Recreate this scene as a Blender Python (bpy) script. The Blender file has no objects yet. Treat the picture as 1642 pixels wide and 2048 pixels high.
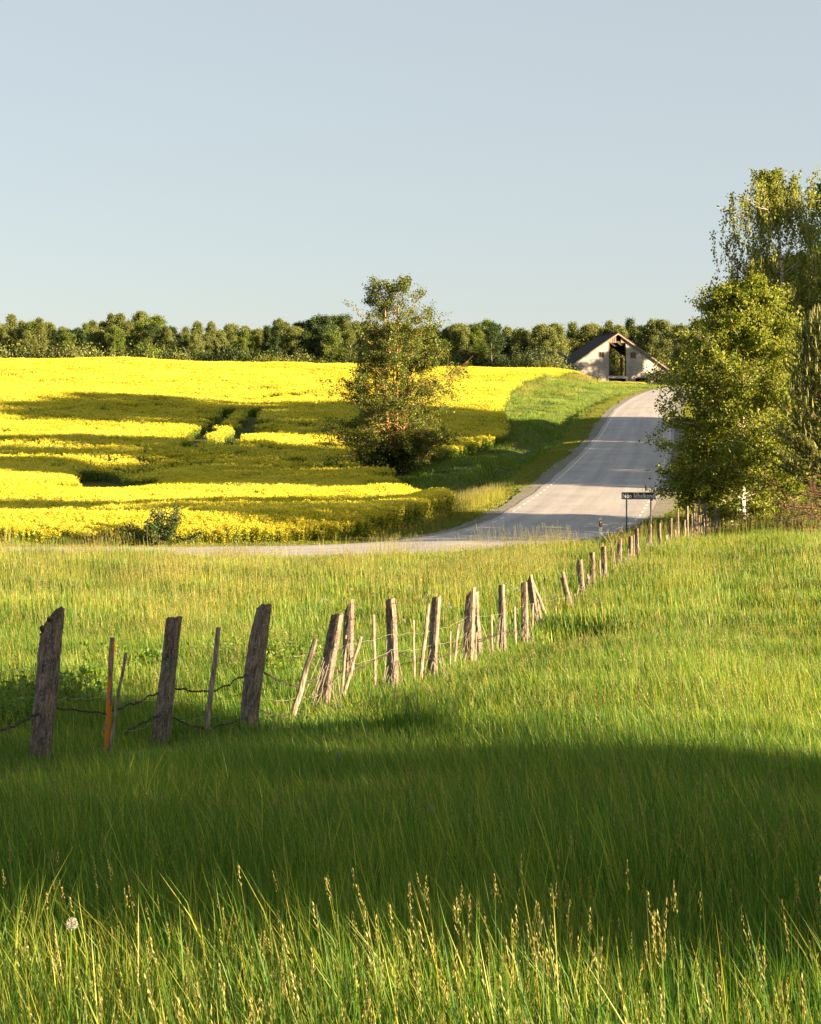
import bpy, math, random
import numpy as np
from mathutils import Vector, Matrix

SC = bpy.context.scene
COL = SC.collection
R = math.radians
rng = np.random.default_rng(7)
random.seed(7)

# ------------------------------------------------------------------ camera
F, U0, H0 = 3300.0, 821.0, 880.0          # photo pixels: focal length, centre column, eye-level row
cam = bpy.data.cameras.new('camera')
cam.lens = F / 2048.0 * 36.0
cam.sensor_width = 36.0
cam.sensor_fit = 'AUTO'
cam.shift_y = -(1024.0 - H0) / 2048.0
cam.clip_start = 0.1
cam.clip_end = 6000.0
cam_o = bpy.data.objects.new('camera', cam)
cam_o.location = (0, 0, 0)
cam_o.rotation_euler = (R(90), 0, 0)
COL.objects.link(cam_o)
SC.camera = cam_o

# ------------------------------------------------------------------ light
SUN_EL = R(12.5)
SUN_ROT = R(114.8)
world = bpy.data.worlds.new('World')
SC.world = world
world.use_nodes = True
wn = world.node_tree
sky = wn.nodes.new('ShaderNodeTexSky')
sky.sky_type = 'NISHITA'
sky.sun_disc = False
sky.sun_elevation = SUN_EL
sky.sun_rotation = SUN_ROT
sky.altitude = 0.0
sky.air_density = 1.0
sky.dust_density = 0.8
sky.ozone_density = 1.0
veil = wn.nodes.new('ShaderNodeMix')          # thin high veil that greys the blue
veil.data_type = 'RGBA'
veil.inputs[0].default_value = .78
veil.inputs[7].default_value = (1.86, 1.97, 2.02, 1)
wn.links.new(sky.outputs[0], veil.inputs[6])
wn.links.new(veil.outputs[2], wn.nodes['Background'].inputs[0])
wn.nodes['Background'].inputs[1].default_value = 0.052
sl = bpy.data.lights.new('sun', 'SUN')
sl.energy = 5.0
sl.angle = R(0.55)
sl.color = (1.0, 0.76, 0.46)
sun = bpy.data.objects.new('sun', sl)
COL.objects.link(sun)
sun.location = (40, -20, 30)
sd = Vector((math.sin(SUN_ROT) * math.cos(SUN_EL), math.cos(SUN_ROT) * math.cos(SUN_EL), math.sin(SUN_EL)))
sun.rotation_euler = sd.to_track_quat('Z', 'Y').to_euler()
SC.view_settings.view_transform = 'Standard'
SC.view_settings.look = 'None'
SC.view_settings.exposure = 2.55
SC.view_settings.gamma = 1.0
SC.view_settings.use_curve_mapping = False


def P(u, v, Y):
    return np.array([(u - U0) * Y / F, Y, (H0 - v) * Y / F])

# ------------------------------------------------------------------ materials
MAT = {}


def newmat(name):
    m = bpy.data.materials.new(name)
    m.use_nodes = True
    MAT[name] = m
    nt = m.node_tree
    return m, nt, nt.nodes['Principled BSDF'], nt.nodes['Material Output']


def ramp(nt, fac, stops):
    r = nt.nodes.new('ShaderNodeValToRGB')
    while len(r.color_ramp.elements) < len(stops):
        r.color_ramp.elements.new(0.5)
    for e, (p, c) in zip(r.color_ramp.elements, stops):
        e.position = p
        e.color = (*c, 1)
    nt.links.new(fac, r.inputs[0])
    return r.outputs[0]


def noise(nt, scale, detail=3, rough=.55, vec=None, dist=0.0):
    n = nt.nodes.new('ShaderNodeTexNoise')
    n.inputs['Scale'].default_value = scale
    n.inputs['Detail'].default_value = detail
    n.inputs['Roughness'].default_value = rough
    n.inputs['Distortion'].default_value = dist
    if vec is not None:
        nt.links.new(vec, n.inputs['Vector'])
    return n.outputs[0]


def wpos(nt):
    return nt.nodes.new('ShaderNodeNewGeometry').outputs['Position']


def ocoord(nt, scale=(1, 1, 1)):
    t = nt.nodes.new('ShaderNodeTexCoord')
    m = nt.nodes.new('ShaderNodeMapping')
    m.inputs['Scale'].default_value = scale
    nt.links.new(t.outputs['Object'], m.inputs[0])
    return m.outputs[0]


def mix(nt, fac, a, b, mode='MIX'):
    m = nt.nodes.new('ShaderNodeMix')
    m.data_type = 'RGBA'
    m.blend_type = mode
    for s, i in ((fac, 0), (a, 6), (b, 7)):
        if hasattr(s, 'links'):
            nt.links.new(s, m.inputs[i])
        elif i == 0:
            m.inputs[0].default_value = s
        else:
            m.inputs[i].default_value = (*s, 1)
    return m.outputs[2]


def math_n(nt, op, a, b=0.0):
    m = nt.nodes.new('ShaderNodeMath')
    m.operation = op
    for s, i in ((a, 0), (b, 1)):
        if hasattr(s, 'links'):
            nt.links.new(s, m.inputs[i])
        else:
            m.inputs[i].default_value = s
    return m.outputs[0]


def leafmat(name, c0, c1, c2, transl=0.4, patch=0.35, rough=.5, spec=.3, tcol=1.35):
    """leaf-like: colour varies per leaf and in patches over the ground; light passes through"""
    m, nt, b, out = newmat(name)
    g = nt.nodes.new('ShaderNodeNewGeometry')
    n = noise(nt, patch, 3, .6, g.outputs['Position'])
    f = math_n(nt, 'ADD', math_n(nt, 'MULTIPLY', g.outputs['Random Per Island'], .75), math_n(nt, 'MULTIPLY', n, 0.7))
    f = math_n(nt, 'SUBTRACT', f, 0.225)
    c = ramp(nt, f, [(0.15, c0), (0.5, c1), (0.85, c2)])
    nt.links.new(c, b.inputs['Base Color'])
    b.inputs['Roughness'].default_value = rough
    b.inputs['Specular IOR Level'].default_value = spec
    t = nt.nodes.new('ShaderNodeBsdfTranslucent')
    tc = mix(nt, 1.0, c, (tcol, tcol * 1.02, tcol * .55), 'MULTIPLY')
    nt.links.new(tc, t.inputs[0])
    ms = nt.nodes.new('ShaderNodeMixShader')
    ms.inputs[0].default_value = transl
    nt.links.new(b.outputs[0], ms.inputs[1])
    nt.links.new(t.outputs[0], ms.inputs[2])
    nt.links.new(ms.outputs[0], out.inputs[0])
    return m


def solid(name, c, rough=.7, var=.25, scale=6.0, bump=0.0, metal=0.0, stretch=(1, 1, 1)):
    m, nt, b, out = newmat(name)
    v = ocoord(nt, stretch)
    n = noise(nt, scale, 5, .6, v)
    c = np.array(c)
    col = ramp(nt, n, [(0.3, tuple(c * (1 - var))), (0.7, tuple(np.minimum(c * (1 + var), 1)))])
    nt.links.new(col, b.inputs['Base Color'])
    b.inputs['Roughness'].default_value = rough
    b.inputs['Metallic'].default_value = metal
    if bump:
        bn = nt.nodes.new('ShaderNodeBump')
        bn.inputs['Strength'].default_value = bump
        bn.inputs['Distance'].default_value = .02
        nt.links.new(n, bn.inputs['Height'])
        nt.links.new(bn.outputs[0], b.inputs['Normal'])
    return m


leafmat('grass', (.036, .112, .015), (.122, .215, .024), (.36, .355, .055), .46, .30, tcol=1.4)
leafmat('pale_grass', (.22, .24, .03), (.35, .33, .05), (.46, .41, .09), .42, .6, tcol=1.2)  # pale seed stalks; also near blades with sunlight put into their colour
leafmat('grass_short', (.12, .15, .02), (.21, .225, .03), (.32, .31, .06), .4, .5, tcol=1.35)
leafmat('seed_head', (.15, .12, .04), (.23, .215, .065), (.32, .31, .10), .35, 1.0, tcol=1.1)
leafmat('weed_leaf', (.06, .13, .014), (.11, .20, .02), (.19, .27, .03), .4, .8, tcol=1.3)
leafmat('dry_stalk', (.16, .15, .05), (.24, .20, .09), (.32, .26, .15), .2, 1.5, tcol=1.0)
leafmat('rape_green', (.07, .13, .014), (.11, .18, .02), (.16, .23, .03), .35, .3, tcol=1.3)
leafmat('rape_flower', (.55, .45, .012), (.68, .585, .045), (.75, .69, .14), .35, .12, rough=.6, spec=.15, tcol=1.15)
leafmat('birch_leaf', (.060, .095, .012), (.145, .175, .018), (.25, .25, .034), .35, 1.1, rough=.6, spec=.2, tcol=1.5)
leafmat('willow_leaf', (.042, .065, .011), (.09, .118, .017), (.16, .18, .03), .3, .9, rough=.45, tcol=1.3)
leafmat('forest_leaf', (.065, .09, .020), (.125, .15, .035), (.20, .215, .06), .3, .12, tcol=1.2)
leafmat('forest_leaf_bright', (.06, .10, .014), (.11, .155, .022), (.18, .21, .035), .35, .12, tcol=1.2)
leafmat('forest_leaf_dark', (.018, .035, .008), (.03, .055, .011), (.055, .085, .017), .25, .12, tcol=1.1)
leafmat('pine_needle', (.07, .09, .018), (.12, .14, .028), (.18, .18, .045), .15, 1.0, tcol=1.1)
leafmat('pine_shoot', (.17, .20, .05), (.25, .26, .08), (.34, .31, .12), .2, 1.0, tcol=1.1)
leafmat('dead_twig', (.05, .028, .016), (.075, .042, .026), (.11, .07, .045), .05, 1.0, tcol=1.0)
solid('bark_brown', (.22, .13, .075), .85, .5, 9, .5, stretch=(1, 1, .25))
solid('bark_orange', (.42, .20, .085), .8, .4, 7, .5, stretch=(1, 1, .4))
solid('bark_pine', (.13, .06, .035), .85, .4, 7, .5, stretch=(1, 1, .4))
solid('bark_grey', (.20, .17, .13), .85, .4, 9, .5, stretch=(1, 1, .3))
solid('galvanised', (.10, .12, .12), .45, .2, 15, metal=.6)
solid('white_plastic', (.72, .72, .70), .45, .08, 6)
solid('black_plastic', (.015, .015, .015), .5, .2, 6)
solid('reflector_orange', (.85, .30, .01), .25, .1, 40)
solid('sign_brown', (.040, .013, .007), .7, .15, 5)
solid('sign_letters', (.78, .80, .82), .6, .05, 5)
solid('gravel_soil', (.16, .12, .085), .95, .4, 30, .4)
solid('rust_wire', (.055, .038, .030), .7, .4, 30, metal=.3)
solid('net_wire', (.34, .30, .25), .5, .25, 20, metal=.2)
solid('opening_shade', (.02, .016, .013), .9, .3, 3)  # near-black: darkness inside openings put into the colour
solid('timber_dark', (.085, .055, .035), .85, .4, 4, .3, stretch=(4, 4, .5))
solid('timber_grey', (.20, .155, .12), .85, .4, 4, .3, stretch=(5, 5, .4))
solid('concrete', (.36, .33, .29), .9, .2, 2, .3)
solid('rust_door', (.22, .085, .05), .8, .35, 3)
solid('dandelion_white', (.30, .29, .25), .8, .1, 30)
solid('moss', (.035, .032, .018), .95, .4, 30, .6)

# birch bark: white with dark marks
m, nt, b, out = newmat('bark_birch')
v = ocoord(nt, (1, 1, 3.5))
n = noise(nt, 3.0, 4, .6, v)
nt.links.new(ramp(nt, n, [(.40, (.06, .05, .045)), (.47, (.50, .42, .35)), (.7, (.68, .60, .52))]), b.inputs['Base Color'])
b.inputs['Roughness'].default_value = .7

# weathered fence post: grey-brown, fibres down its length, orange and grey lichen
m, nt, b, out = newmat('post_wood')
v = ocoord(nt, (1, 1, 1))
vs = ocoord(nt, (1, 1, .12))
n1 = noise(nt, 60, 5, .65, vs)
n2 = noise(nt, 9, 5, .65, v)
n3 = noise(nt, 34, 4, .75, v)
n4 = noise(nt, 11, 5, .7, ocoord(nt, (1, 1, .45)))
g = nt.nodes.new('ShaderNodeObjectInfo')
c = ramp(nt, n1, [(.34, (.055, .042, .034)), (.52, (.19, .15, .122)), (.70, (.36, .30, .25))])
c = mix(nt, 1.0, c, ramp(nt, n4, [(.38, (.45, .42, .40)), (.62, (1.25, 1.22, 1.18))]), 'MULTIPLY')
c2 = ramp(nt, g.outputs['Random'], [(0, (.72, .70, .68)), (1, (1.15, 1.05, .98))])
c = mix(nt, 1.0, c, c2, 'MULTIPLY')
li = ramp(nt, n3, [(.56, (0, 0, 0)), (.62, (1, 1, 1))])
c = mix(nt, math_n(nt, 'MULTIPLY', li, .55), c, (.38, .36, .31))
tc = nt.nodes.new('ShaderNodeTexCoord')
sx = nt.nodes.new('ShaderNodeSeparateXYZ')
nt.links.new(tc.outputs['Generated'], sx.inputs[0])
hi = ramp(nt, sx.outputs['Z'], [(.70, (0, 0, 0)), (.98, (1, 1, 1))])
n2 = noise(nt, 22, 5, .7, v)
lo = ramp(nt, n2, [(.55, (0, 0, 0)), (.60, (1, 1, 1))])
fo = math_n(nt, 'MULTIPLY', math_n(nt, 'MULTIPLY', hi, lo), .55)
c = mix(nt, fo, c, (.40, .16, .025))
nt.links.new(c, b.inputs['Base Color'])
b.inputs['Roughness'].default_value = .9
bn = nt.nodes.new('ShaderNodeBump')
bn.inputs['Strength'].default_value = .8
bn.inputs['Distance'].default_value = .012
nt.links.new(math_n(nt, 'ADD', n1, n3), bn.inputs['Height'])
nt.links.new(bn.outputs[0], b.inputs['Normal'])

# stake wood, and one stake crusted with orange lichen
for nm, thr in (('stake_wood', .72), ('stake_lichen', .47)):
    m, nt, b, out = newmat(nm)
    n1 = noise(nt, 40, 4, .6, ocoord(nt, (1, 1, .15)))
    n2 = noise(nt, 7, 3, .6, ocoord(nt, (1, 1, .6)))
    c = ramp(nt, n1, [(.35, (.09, .065, .045)), (.52, (.25, .19, .145)), (.72, (.42, .34, .27))])
    lo = ramp(nt, n2, [(thr, (0, 0, 0)), (thr + .05, (1, 1, 1))])
    c = mix(nt, lo, c, (.62, .20, .01))
    nt.links.new(c, b.inputs['Base Color'])
    b.inputs['Roughness'].default_value = .9

# ground: grass litter, browner under the crop
m, nt, b, out = newmat('ground')
p = wpos(nt)
n1 = noise(nt, 1.5, 6, .65, p)
n2 = noise(nt, .08, 4, .6, p)
c = ramp(nt, n1, [(.3, (.035, .05, .012)), (.5, (.065, .095, .018)), (.72, (.12, .15, .035))])
fld = nt.nodes.new('ShaderNodeAttribute')
fld.attribute_name = 'field'
cf = ramp(nt, n1, [(.3, (.035, .04, .010)), (.55, (.065, .075, .014)), (.75, (.10, .085, .03))])
c = mix(nt, fld.outputs['Fac'], c, cf)
nt.links.new(c, b.inputs['Base Color'])
b.inputs['Roughness'].default_value = .95
b.inputs['Specular IOR Level'].default_value = .1
bn = nt.nodes.new('ShaderNodeBump')
bn.inputs['Strength'].default_value = .7
bn.inputs['Distance'].default_value = .1
nt.links.new(n1, bn.inputs['Height'])
nt.links.new(bn.outputs[0], b.inputs['Normal'])

# asphalt (UV: x across -1..1, y metres along)
m, nt, b, out = newmat('asphalt')
tc = nt.nodes.new('ShaderNodeTexCoord')
sx = nt.nodes.new('ShaderNodeSeparateXYZ')
nt.links.new(tc.outputs['UV'], sx.inputs[0])
p = wpos(nt)
nf = noise(nt, 28, 3, .8, p)
nb = noise(nt, .35, 5, .6, p)
mp = nt.nodes.new('ShaderNodeMapping')
mp.inputs['Scale'].default_value = (5.0, .035, 1)
nt.links.new(tc.outputs['UV'], mp.inputs[0])
nl = noise(nt, 1.0, 4, .6, mp.outputs[0])
c = ramp(nt, nf, [(.3, (.25, .235, .228)), (.5, (.36, .34, .33)), (.7, (.48, .455, .435))])
c = mix(nt, 1.0, c, ramp(nt, nl, [(.35, (.86, .86, .87)), (.65, (1.1, 1.09, 1.06))]), 'MULTIPLY')
c = mix(nt, 1.0, c, ramp(nt, nb, [(.35, (.90, .90, .91)), (.65, (1.07, 1.06, 1.05))]), 'MULTIPLY')
mp2 = nt.nodes.new('ShaderNodeMapping')
mp2.inputs['Scale'].default_value = (.5, .30, 1)
nt.links.new(tc.outputs['UV'], mp2.inputs[0])
nc = noise(nt, 1.0, 3, .5, mp2.outputs[0], .3)
crack = ramp(nt, nc, [(.497, (1, 1, 1)), (.5, (.72, .72, .72)), (.503, (1, 1, 1))])
c = mix(nt, 1.0, c, crack, 'MULTIPLY')
wt = ramp(nt, math_n(nt, 'ABSOLUTE', sx.outputs['X']), [(.0, (1.03, 1.02, 1.0)), (.22, (.93, .93, .94)), (.40, (1.04, 1.03, 1.02)), (.66, (.92, .92, .93)), (.85, (1.02, 1.01, 1.0)), (.97, (.86, .85, .83))])
c = mix(nt, 1.0, c, wt, 'MULTIPLY')
nt.links.new(c, b.inputs['Base Color'])
b.inputs['Roughness'].default_value = .85
b.inputs['Specular IOR Level'].default_value = .25
bn = nt.nodes.new('ShaderNodeBump')
bn.inputs['Strength'].default_value = .5
bn.inputs['Distance'].default_value = .01
nt.links.new(nf, bn.inputs['Height'])
nt.links.new(bn.outputs[0], b.inputs['Normal'])

m, nt, b, out = newmat('road_paint')
n = noise(nt, 14, 4, .7, wpos(nt))
nt.links.new(ramp(nt, n, [(.35, (.42, .40, .38)), (.55, (.72, .71, .69))]), b.inputs['Base Color'])
b.inputs['Roughness'].default_value = .7

m, nt, b, out = newmat('gravel')
p = wpos(nt)
n = noise(nt, 9, 5, .8, p)
nb = noise(nt, 1.2, 4, .6, p)
c = ramp(nt, n, [(.3, (.06, .05, .045)), (.5, (.17, .15, .13)), (.7, (.34, .30, .26))])
c = mix(nt, ramp(nt, nb, [(.45, (0, 0, 0)), (.6, (.6, .6, .6))]), c, (.09, .12, .03))
nt.links.new(c, b.inputs['Base Color'])
b.inputs['Roughness'].default_value = .95
bn = nt.nodes.new('ShaderNodeBump')
bn.inputs['Distance'].default_value = .05
nt.links.new(n, bn.inputs['Height'])
nt.links.new(bn.outputs[0], b.inputs['Normal'])

# silicate brick of the barn
m, nt, b, out = newmat('barn_brick')
tc = nt.nodes.new('ShaderNodeTexCoord')
mp = nt.nodes.new('ShaderNodeMapping')
mp.inputs['Rotation'].default_value = (R(90), 0, 0)
nt.links.new(tc.outputs['Object'], mp.inputs[0])
bk = nt.nodes.new('ShaderNodeTexBrick')
bk.inputs['Color1'].default_value = (.47, .45, .43, 1)
bk.inputs['Color2'].default_value = (.34, .325, .31, 1)
bk.inputs['Mortar'].default_value = (.22, .19, .17, 1)
bk.inputs['Scale'].default_value = 1.0
bk.inputs['Brick Width'].default_value = .50
bk.inputs['Row Height'].default_value = .26
bk.inputs['Mortar Size'].default_value = .035
nt.links.new(mp.outputs[0], bk.inputs['Vector'])
n = noise(nt, .5, 5, .65, tc.outputs['Object'])
c = mix(nt, 1.0, bk.outputs[0], ramp(nt, n, [(.3, (.72, .70, .68)), (.65, (1.08, 1.05, 1.03))]), 'MULTIPLY')
nt.links.new(c, b.inputs['Base Color'])
b.inputs['Roughness'].default_value = .9
bn = nt.nodes.new('ShaderNodeBump')
bn.inputs['Distance'].default_value = .02
nt.links.new(bk.outputs['Fac'], bn.inputs['Height'])
bn.invert = True
nt.links.new(bn.outputs[0], b.inputs['Normal'])

m, nt, b, out = newmat('roof_sheet')
tc = nt.nodes.new('ShaderNodeTexCoord')
n = noise(nt, 1.3, 5, .65, tc.outputs['Object'])
nt.links.new(ramp(nt, n, [(.3, (.022, .021, .023)), (.7, (.06, .056, .056))]), b.inputs['Base Color'])
b.inputs['Roughness'].default_value = .8

# ------------------------------------------------------------------ mesh helpers


def mesh(name, V, faces, mats, midx=None, smooth=False):
    """V (N,3); faces: list of int arrays (M,k)."""
    me = bpy.data.meshes.new(name)
    V = np.ascontiguousarray(V, dtype=np.float32)
    me.vertices.add(len(V))
    me.vertices.foreach_set('co', V.ravel())
    faces = [np.asarray(f, dtype=np.int32) for f in faces if len(f)]
    loops = np.concatenate([f.ravel() for f in faces])
    tot = np.concatenate([np.full(len(f), f.shape[1], dtype=np.int32) for f in faces])
    st = np.concatenate([[0], np.cumsum(tot)[:-1]]).astype(np.int32)
    me.loops.add(len(loops))
    me.loops.foreach_set('vertex_index', loops)
    me.polygons.add(len(tot))
    me.polygons.foreach_set('loop_start', st)
    try:
        me.polygons.foreach_set('loop_total', tot)
    except Exception:
        pass
    for mt in (mats if isinstance(mats, (list, tuple)) else [mats]):
        me.materials.append(MAT[mt])
    if midx is not None:
        me.polygons.foreach_set('material_index', np.concatenate(midx).astype(np.int32))
    me.polygons.foreach_set('use_smooth', np.full(len(tot), bool(smooth)))
    me.update(calc_edges=True)
    return me


class MB:
    """collects pieces into one mesh"""

    def __init__(s):
        s.V, s.Fa, s.M, s.n = [], [], [], 0

    def add(s, V, faces, mi=0):
        V = np.asarray(V, float).reshape(-1, 3)
        for f in faces:
            f = np.asarray(f, dtype=np.int64)
            if len(f):
                s.Fa.append(f + s.n)
                s.M.append(np.full(len(f), mi))
        s.V.append(V)
        s.n += len(V)

    def box(s, c, size, rot=None, mi=0):
        V = np.array([[x, y, z] for x in (-.5, .5) for y in (-.5, .5) for z in (-.5, .5)]) * np.array(size)
        if rot is not None:
            V = V @ np.array(rot).T
        s.add(V + np.array(c), [[[0, 1, 3, 2], [4, 6, 7, 5], [0, 4, 5, 1], [2, 3, 7, 6], [0, 2, 6, 4], [1, 5, 7, 3]]], mi)

    def build(s, name, mats, smooth=False):
        return mesh(name, np.concatenate(s.V), s.Fa, mats, s.M, smooth)


def obj(name, me, parent=None, loc=None, rz=None, **props):
    o = bpy.data.objects.new(name, me)
    COL.objects.link(o)
    if parent is not None:
        o.parent = parent
    if loc is not None:
        o.location = [float(q) for q in loc]
    if rz is not None:
        o.rotation_euler = (0, 0, rz)
    for k, v in props.items():
        o[k] = v
    return o


def thing(name, label, category, loc=(0, 0, 0), rz=0.0, group=None, me=None):
    o = obj(name, me, None, loc, rz, label=label, category=category)
    if group:
        o['group'] = group
    return o


def tubes(Pp, Rr, sides=5, caps=False):
    """Pp (B,n,3), Rr (B,n) -> V, faces"""
    Pp = np.asarray(Pp, float)
    Rr = np.asarray(Rr, float)
    B, n, _ = Pp.shape
    T = np.gradient(Pp, axis=1)
    T /= np.linalg.norm(T, axis=2, keepdims=True) + 1e-9
    mt = T.mean(axis=1)
    ref = np.where(np.abs(mt[:, 2:3]) > .75, np.array([[1., 0, 0]]), np.array([[0, 0, 1.]]))
    ref = np.repeat(ref[:, None, :], n, 1)
    A = np.cross(T, ref)
    A /= np.linalg.norm(A, axis=2, keepdims=True) + 1e-9
    Bv = np.cross(T, A)
    th = np.linspace(0, 2 * np.pi, sides, endpoint=False)
    V = Pp[:, :, None, :] + Rr[:, :, None, None] * (np.cos(th)[None, None, :, None] * A[:, :, None, :] + np.sin(th)[None, None, :, None] * Bv[:, :, None, :])
    idx = np.arange(B * n * sides).reshape(B, n, sides)
    a = idx[:, :-1, :]
    b_ = idx[:, 1:, :]
    Fc = np.stack([a, np.roll(a, -1, 2), np.roll(b_, -1, 2), b_], -1).reshape(-1, 4)
    fs = [Fc]
    if caps:
        fs.append(idx[:, -1, :].reshape(-1, sides))
        fs.append(idx[:, 0, ::-1].reshape(-1, sides))
    return V.reshape(-1, 3), fs


def leaves(C, size, aspect=.6, up=0.0, g=rng, updir=None, fold=False):
    """rhombic leaf at each centre; size scalar or (N,)"""
    N = len(C)
    d = g.normal(size=(N, 3))
    if updir is not None:
        d = d * (1 - up) + np.asarray(updir) * up * 2
    d /= np.linalg.norm(d, axis=1, keepdims=True) + 1e-9
    e = g.normal(size=(N, 3))
    e -= d * (e * d).sum(1, keepdims=True)
    e /= np.linalg.norm(e, axis=1, keepdims=True) + 1e-9
    s = (np.asarray(size) * g.uniform(.65, 1.25, N))[:, None]
    V = np.stack([C - d * s * .5, C + e * s * .5 * aspect - d * s * .05, C + d * s * .5, C - e * s * .5 * aspect - d * s * .05], 1).reshape(-1, 3)
    return V, [np.arange(4 * N).reshape(N, 4)]

# ------------------------------------------------------------------ road centreline and terrain
CL = np.array([(-140, 62, -4.6), (-80, 64.5, -4.55), (-45, 65.8, -4.5), (-20, 66.3, -4.5), (-8, 66.3, -4.48), (-3, 66.7, -4.44), (1.3, 68.5, -4.34),
               (4.9, 72.5, -4.12), (7.0, 77.2, -3.85), (8.2, 82, -3.62), (12.2, 103, -2.62), (16.0, 125, -1.45), (20.2, 149.6, 0.0),
               (28.1, 198.5, 3.6), (31.7, 217, 4.95), (35.2, 233, 6.15), (39.0, 248, 7.3), (44.0, 263, 8.35), (51.0, 277, 9.15), (61, 290, 9.6), (80, 304, 9.8),
               (120, 318, 9.6), (300, 340, 9)], float)


def catmull(Q, m=14):
    out = []
    n = len(Q)
    for i in range(n - 1):
        p0 = Q[max(i - 1, 0)]; p1 = Q[i]; p2 = Q[i + 1]; p3 = Q[min(i + 2, n - 1)]
        # centripetal-like: scale tangents by the local chord
        l = np.linalg.norm(p2 - p1)
        t1 = (p2 - p0) / (np.linalg.norm(p2 - p0) + 1e-9) * l
        t2 = (p3 - p1) / (np.linalg.norm(p3 - p1) + 1e-9) * l
        for k in range(m):
            t = k / m
            h00 = 2 * t**3 - 3 * t**2 + 1; h10 = t**3 - 2 * t**2 + t; h01 = -2 * t**3 + 3 * t**2; h11 = t**3 - t**2
            out.append(h00 * p1 + h10 * t1 + h01 * p2 + h11 * t2)
    out.append(Q[-1])
    return np.array(out)


RC = catmull(CL)
# resample evenly at 1 m
sl_ = np.concatenate([[0], np.cumsum(np.linalg.norm(np.diff(RC[:, :2], axis=0), axis=1))])
sN = np.arange(0, sl_[-1], 1.0)
RC = np.stack([np.interp(sN, sl_, RC[:, k]) for k in range(3)], 1)
k_ = np.ones(7) / 7
zp = np.pad(RC[:, 2], 3, mode='edge')
RC[:, 2] = np.convolve(zp, k_, 'valid')
RT = np.gradient(RC[:, :2], axis=0)
RT /= np.linalg.norm(RT, axis=1, keepdims=True)
RN = np.stack([-RT[:, 1], RT[:, 0]], 1)      # left of travel
HALF = 3.65

ctrl = []
for X in (-60, -30, -12, 0, 12, 35, 70):
    for Y, Z in ((-60, -1.5), (-25, -1.7), (0, -1.85), (4, -2.05), (8, -2.45), (16, -3.32), (26, -4.02), (35, -4.4)):
        ctrl.append((X, Y, Z + (0.006 * (X - 12) * min(Y, 20) / 20 if X > 12 else 0)))
ctrl += [(-30, 47, -4.7), (-8, 47, -4.75), (5, 47, -4.65), (12, 47, -4.35), (30, 47, -4.1), (60, 47, -3.8),
         (-30, 57, -4.72), (-10, 58, -4.72), (0, 60, -4.6), (8, 57, -4.35), (12, 64, -4.05), (16, 58, -4.1), (17, 66, -4.05), (25, 60, -4.0), (40, 62, -3.8), (60, 60, -3.6),
         (14.5, 74, -4.1), (20, 76, -4.0), (35, 78, -3.6),
         (60, 80, -3.0), (22.5, 100, -2.7), (40, 100, -2.4), (70, 100, -2), (30, 130, -.9), (60, 130, -.6), (32, 160, 1.0), (60, 160, 1.2), (45, 200, 4), (90, 200, 4),
         (55, 240, 7), (100, 240, 7), (70, 275, 9.4), (140, 275, 9)]
for r in RC[::14]:
    if -100 < r[0] < 130:
        ctrl.append((r[0], r[1], r[2] - .1))
for X, dz in ((-110, .4), (-60, .3), (-32, 0.1), (-15, 0), (-2, 0)):
    for Y, Z in ((76, -4.5), (98, -4.55), (115, -3.95), (145, -2.0), (172, .45), (205, 3.9), (250, 8.2)):
        if X == -2 and Y == 76:
            continue
        ctrl.append((X, Y, Z + dz))
ctrl += [(36, 285, 9.0), (39, 300, 9.75), (42, 312, 10.3), (47, 300, 9.75), (41, 324, 10.7), (36, 315, 10.4), (50, 312, 10.2)]
ctrl += [(-110, 300, 14), (-60, 300, 13.5), (-38, 300, 13.0), (-15, 300, 12.5), (5, 300, 12.0), (24, 296, 11.45), (10, 205, 3.9), (12, 235, 6.8), (20, 262, 9.3),
         (-110, 318, 13.8), (-40, 320, 13.1), (-10, 320, 12.4), (25, 320, 11.3), (41, 335, 10.9), (60, 335, 10.4), (28, 335, 11), (100, 340, 9.5),
         (-120, 350, 12.5), (0, 350, 11.3), (60, 370, 10.5), (120, 380, 10), (-150, 450, 11), (0, 450, 10.5), (150, 450, 9),
         (-400, 100, 0), (-400, 300, 10), (-300, -60, -2), (400, -60, -1), (400, 100, 0), (400, 300, 8), (-400, 600, 10), (0, 600, 9), (400, 600, 8)]
ctrl = np.array(ctrl, float)


def tps_fit(C, lam=1e-3):
    S = 100.0
    xy = C[:, :2] / S
    d2 = ((xy[:, None] - xy[None]) ** 2).sum(-1)
    K = d2 * np.log(d2 + 1e-12) * .5 + np.eye(len(C)) * lam
    Pm = np.hstack([np.ones((len(C), 1)), xy])
    A = np.block([[K, Pm], [Pm.T, np.zeros((3, 3))]])
    w = np.linalg.solve(A, np.concatenate([C[:, 2], np.zeros(3)]))
    return xy, w, S


TX, TW, TS = tps_fit(ctrl)
_ph = np.random.default_rng(3).uniform(0, 6.28, (8, 2))


def undul(x, y):
    z = .28 * np.sin(x * .12 + y * .045 + _ph[0, 0]) * np.sin(y * .10 - x * .03 + _ph[0, 1])
    z += .12 * np.sin(x * .31 + _ph[1, 0]) * np.sin(y * .27 + _ph[1, 1])
    z += .035 * np.sin(x * 1.3 + y * .4 + _ph[2, 0]) * np.sin(y * 1.1 + _ph[2, 1])
    return z


def road_info(x, y):
    """distance, signed side (+ left), index of nearest centreline point"""
    q = np.stack([x, y], 1)
    D = np.full(len(q), 1e9)
    I = np.zeros(len(q), int)
    for s in range(0, len(q), 20000):
        d = ((q[s:s + 20000, None, :] - RC[None, :, :2]) ** 2).sum(-1)
        I[s:s + 20000] = d.argmin(1)
        D[s:s + 20000] = np.sqrt(d.min(1))
    v = q - RC[I, :2]
    side = np.sign((v * RN[I]).sum(1))
    return D, side, I


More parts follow.
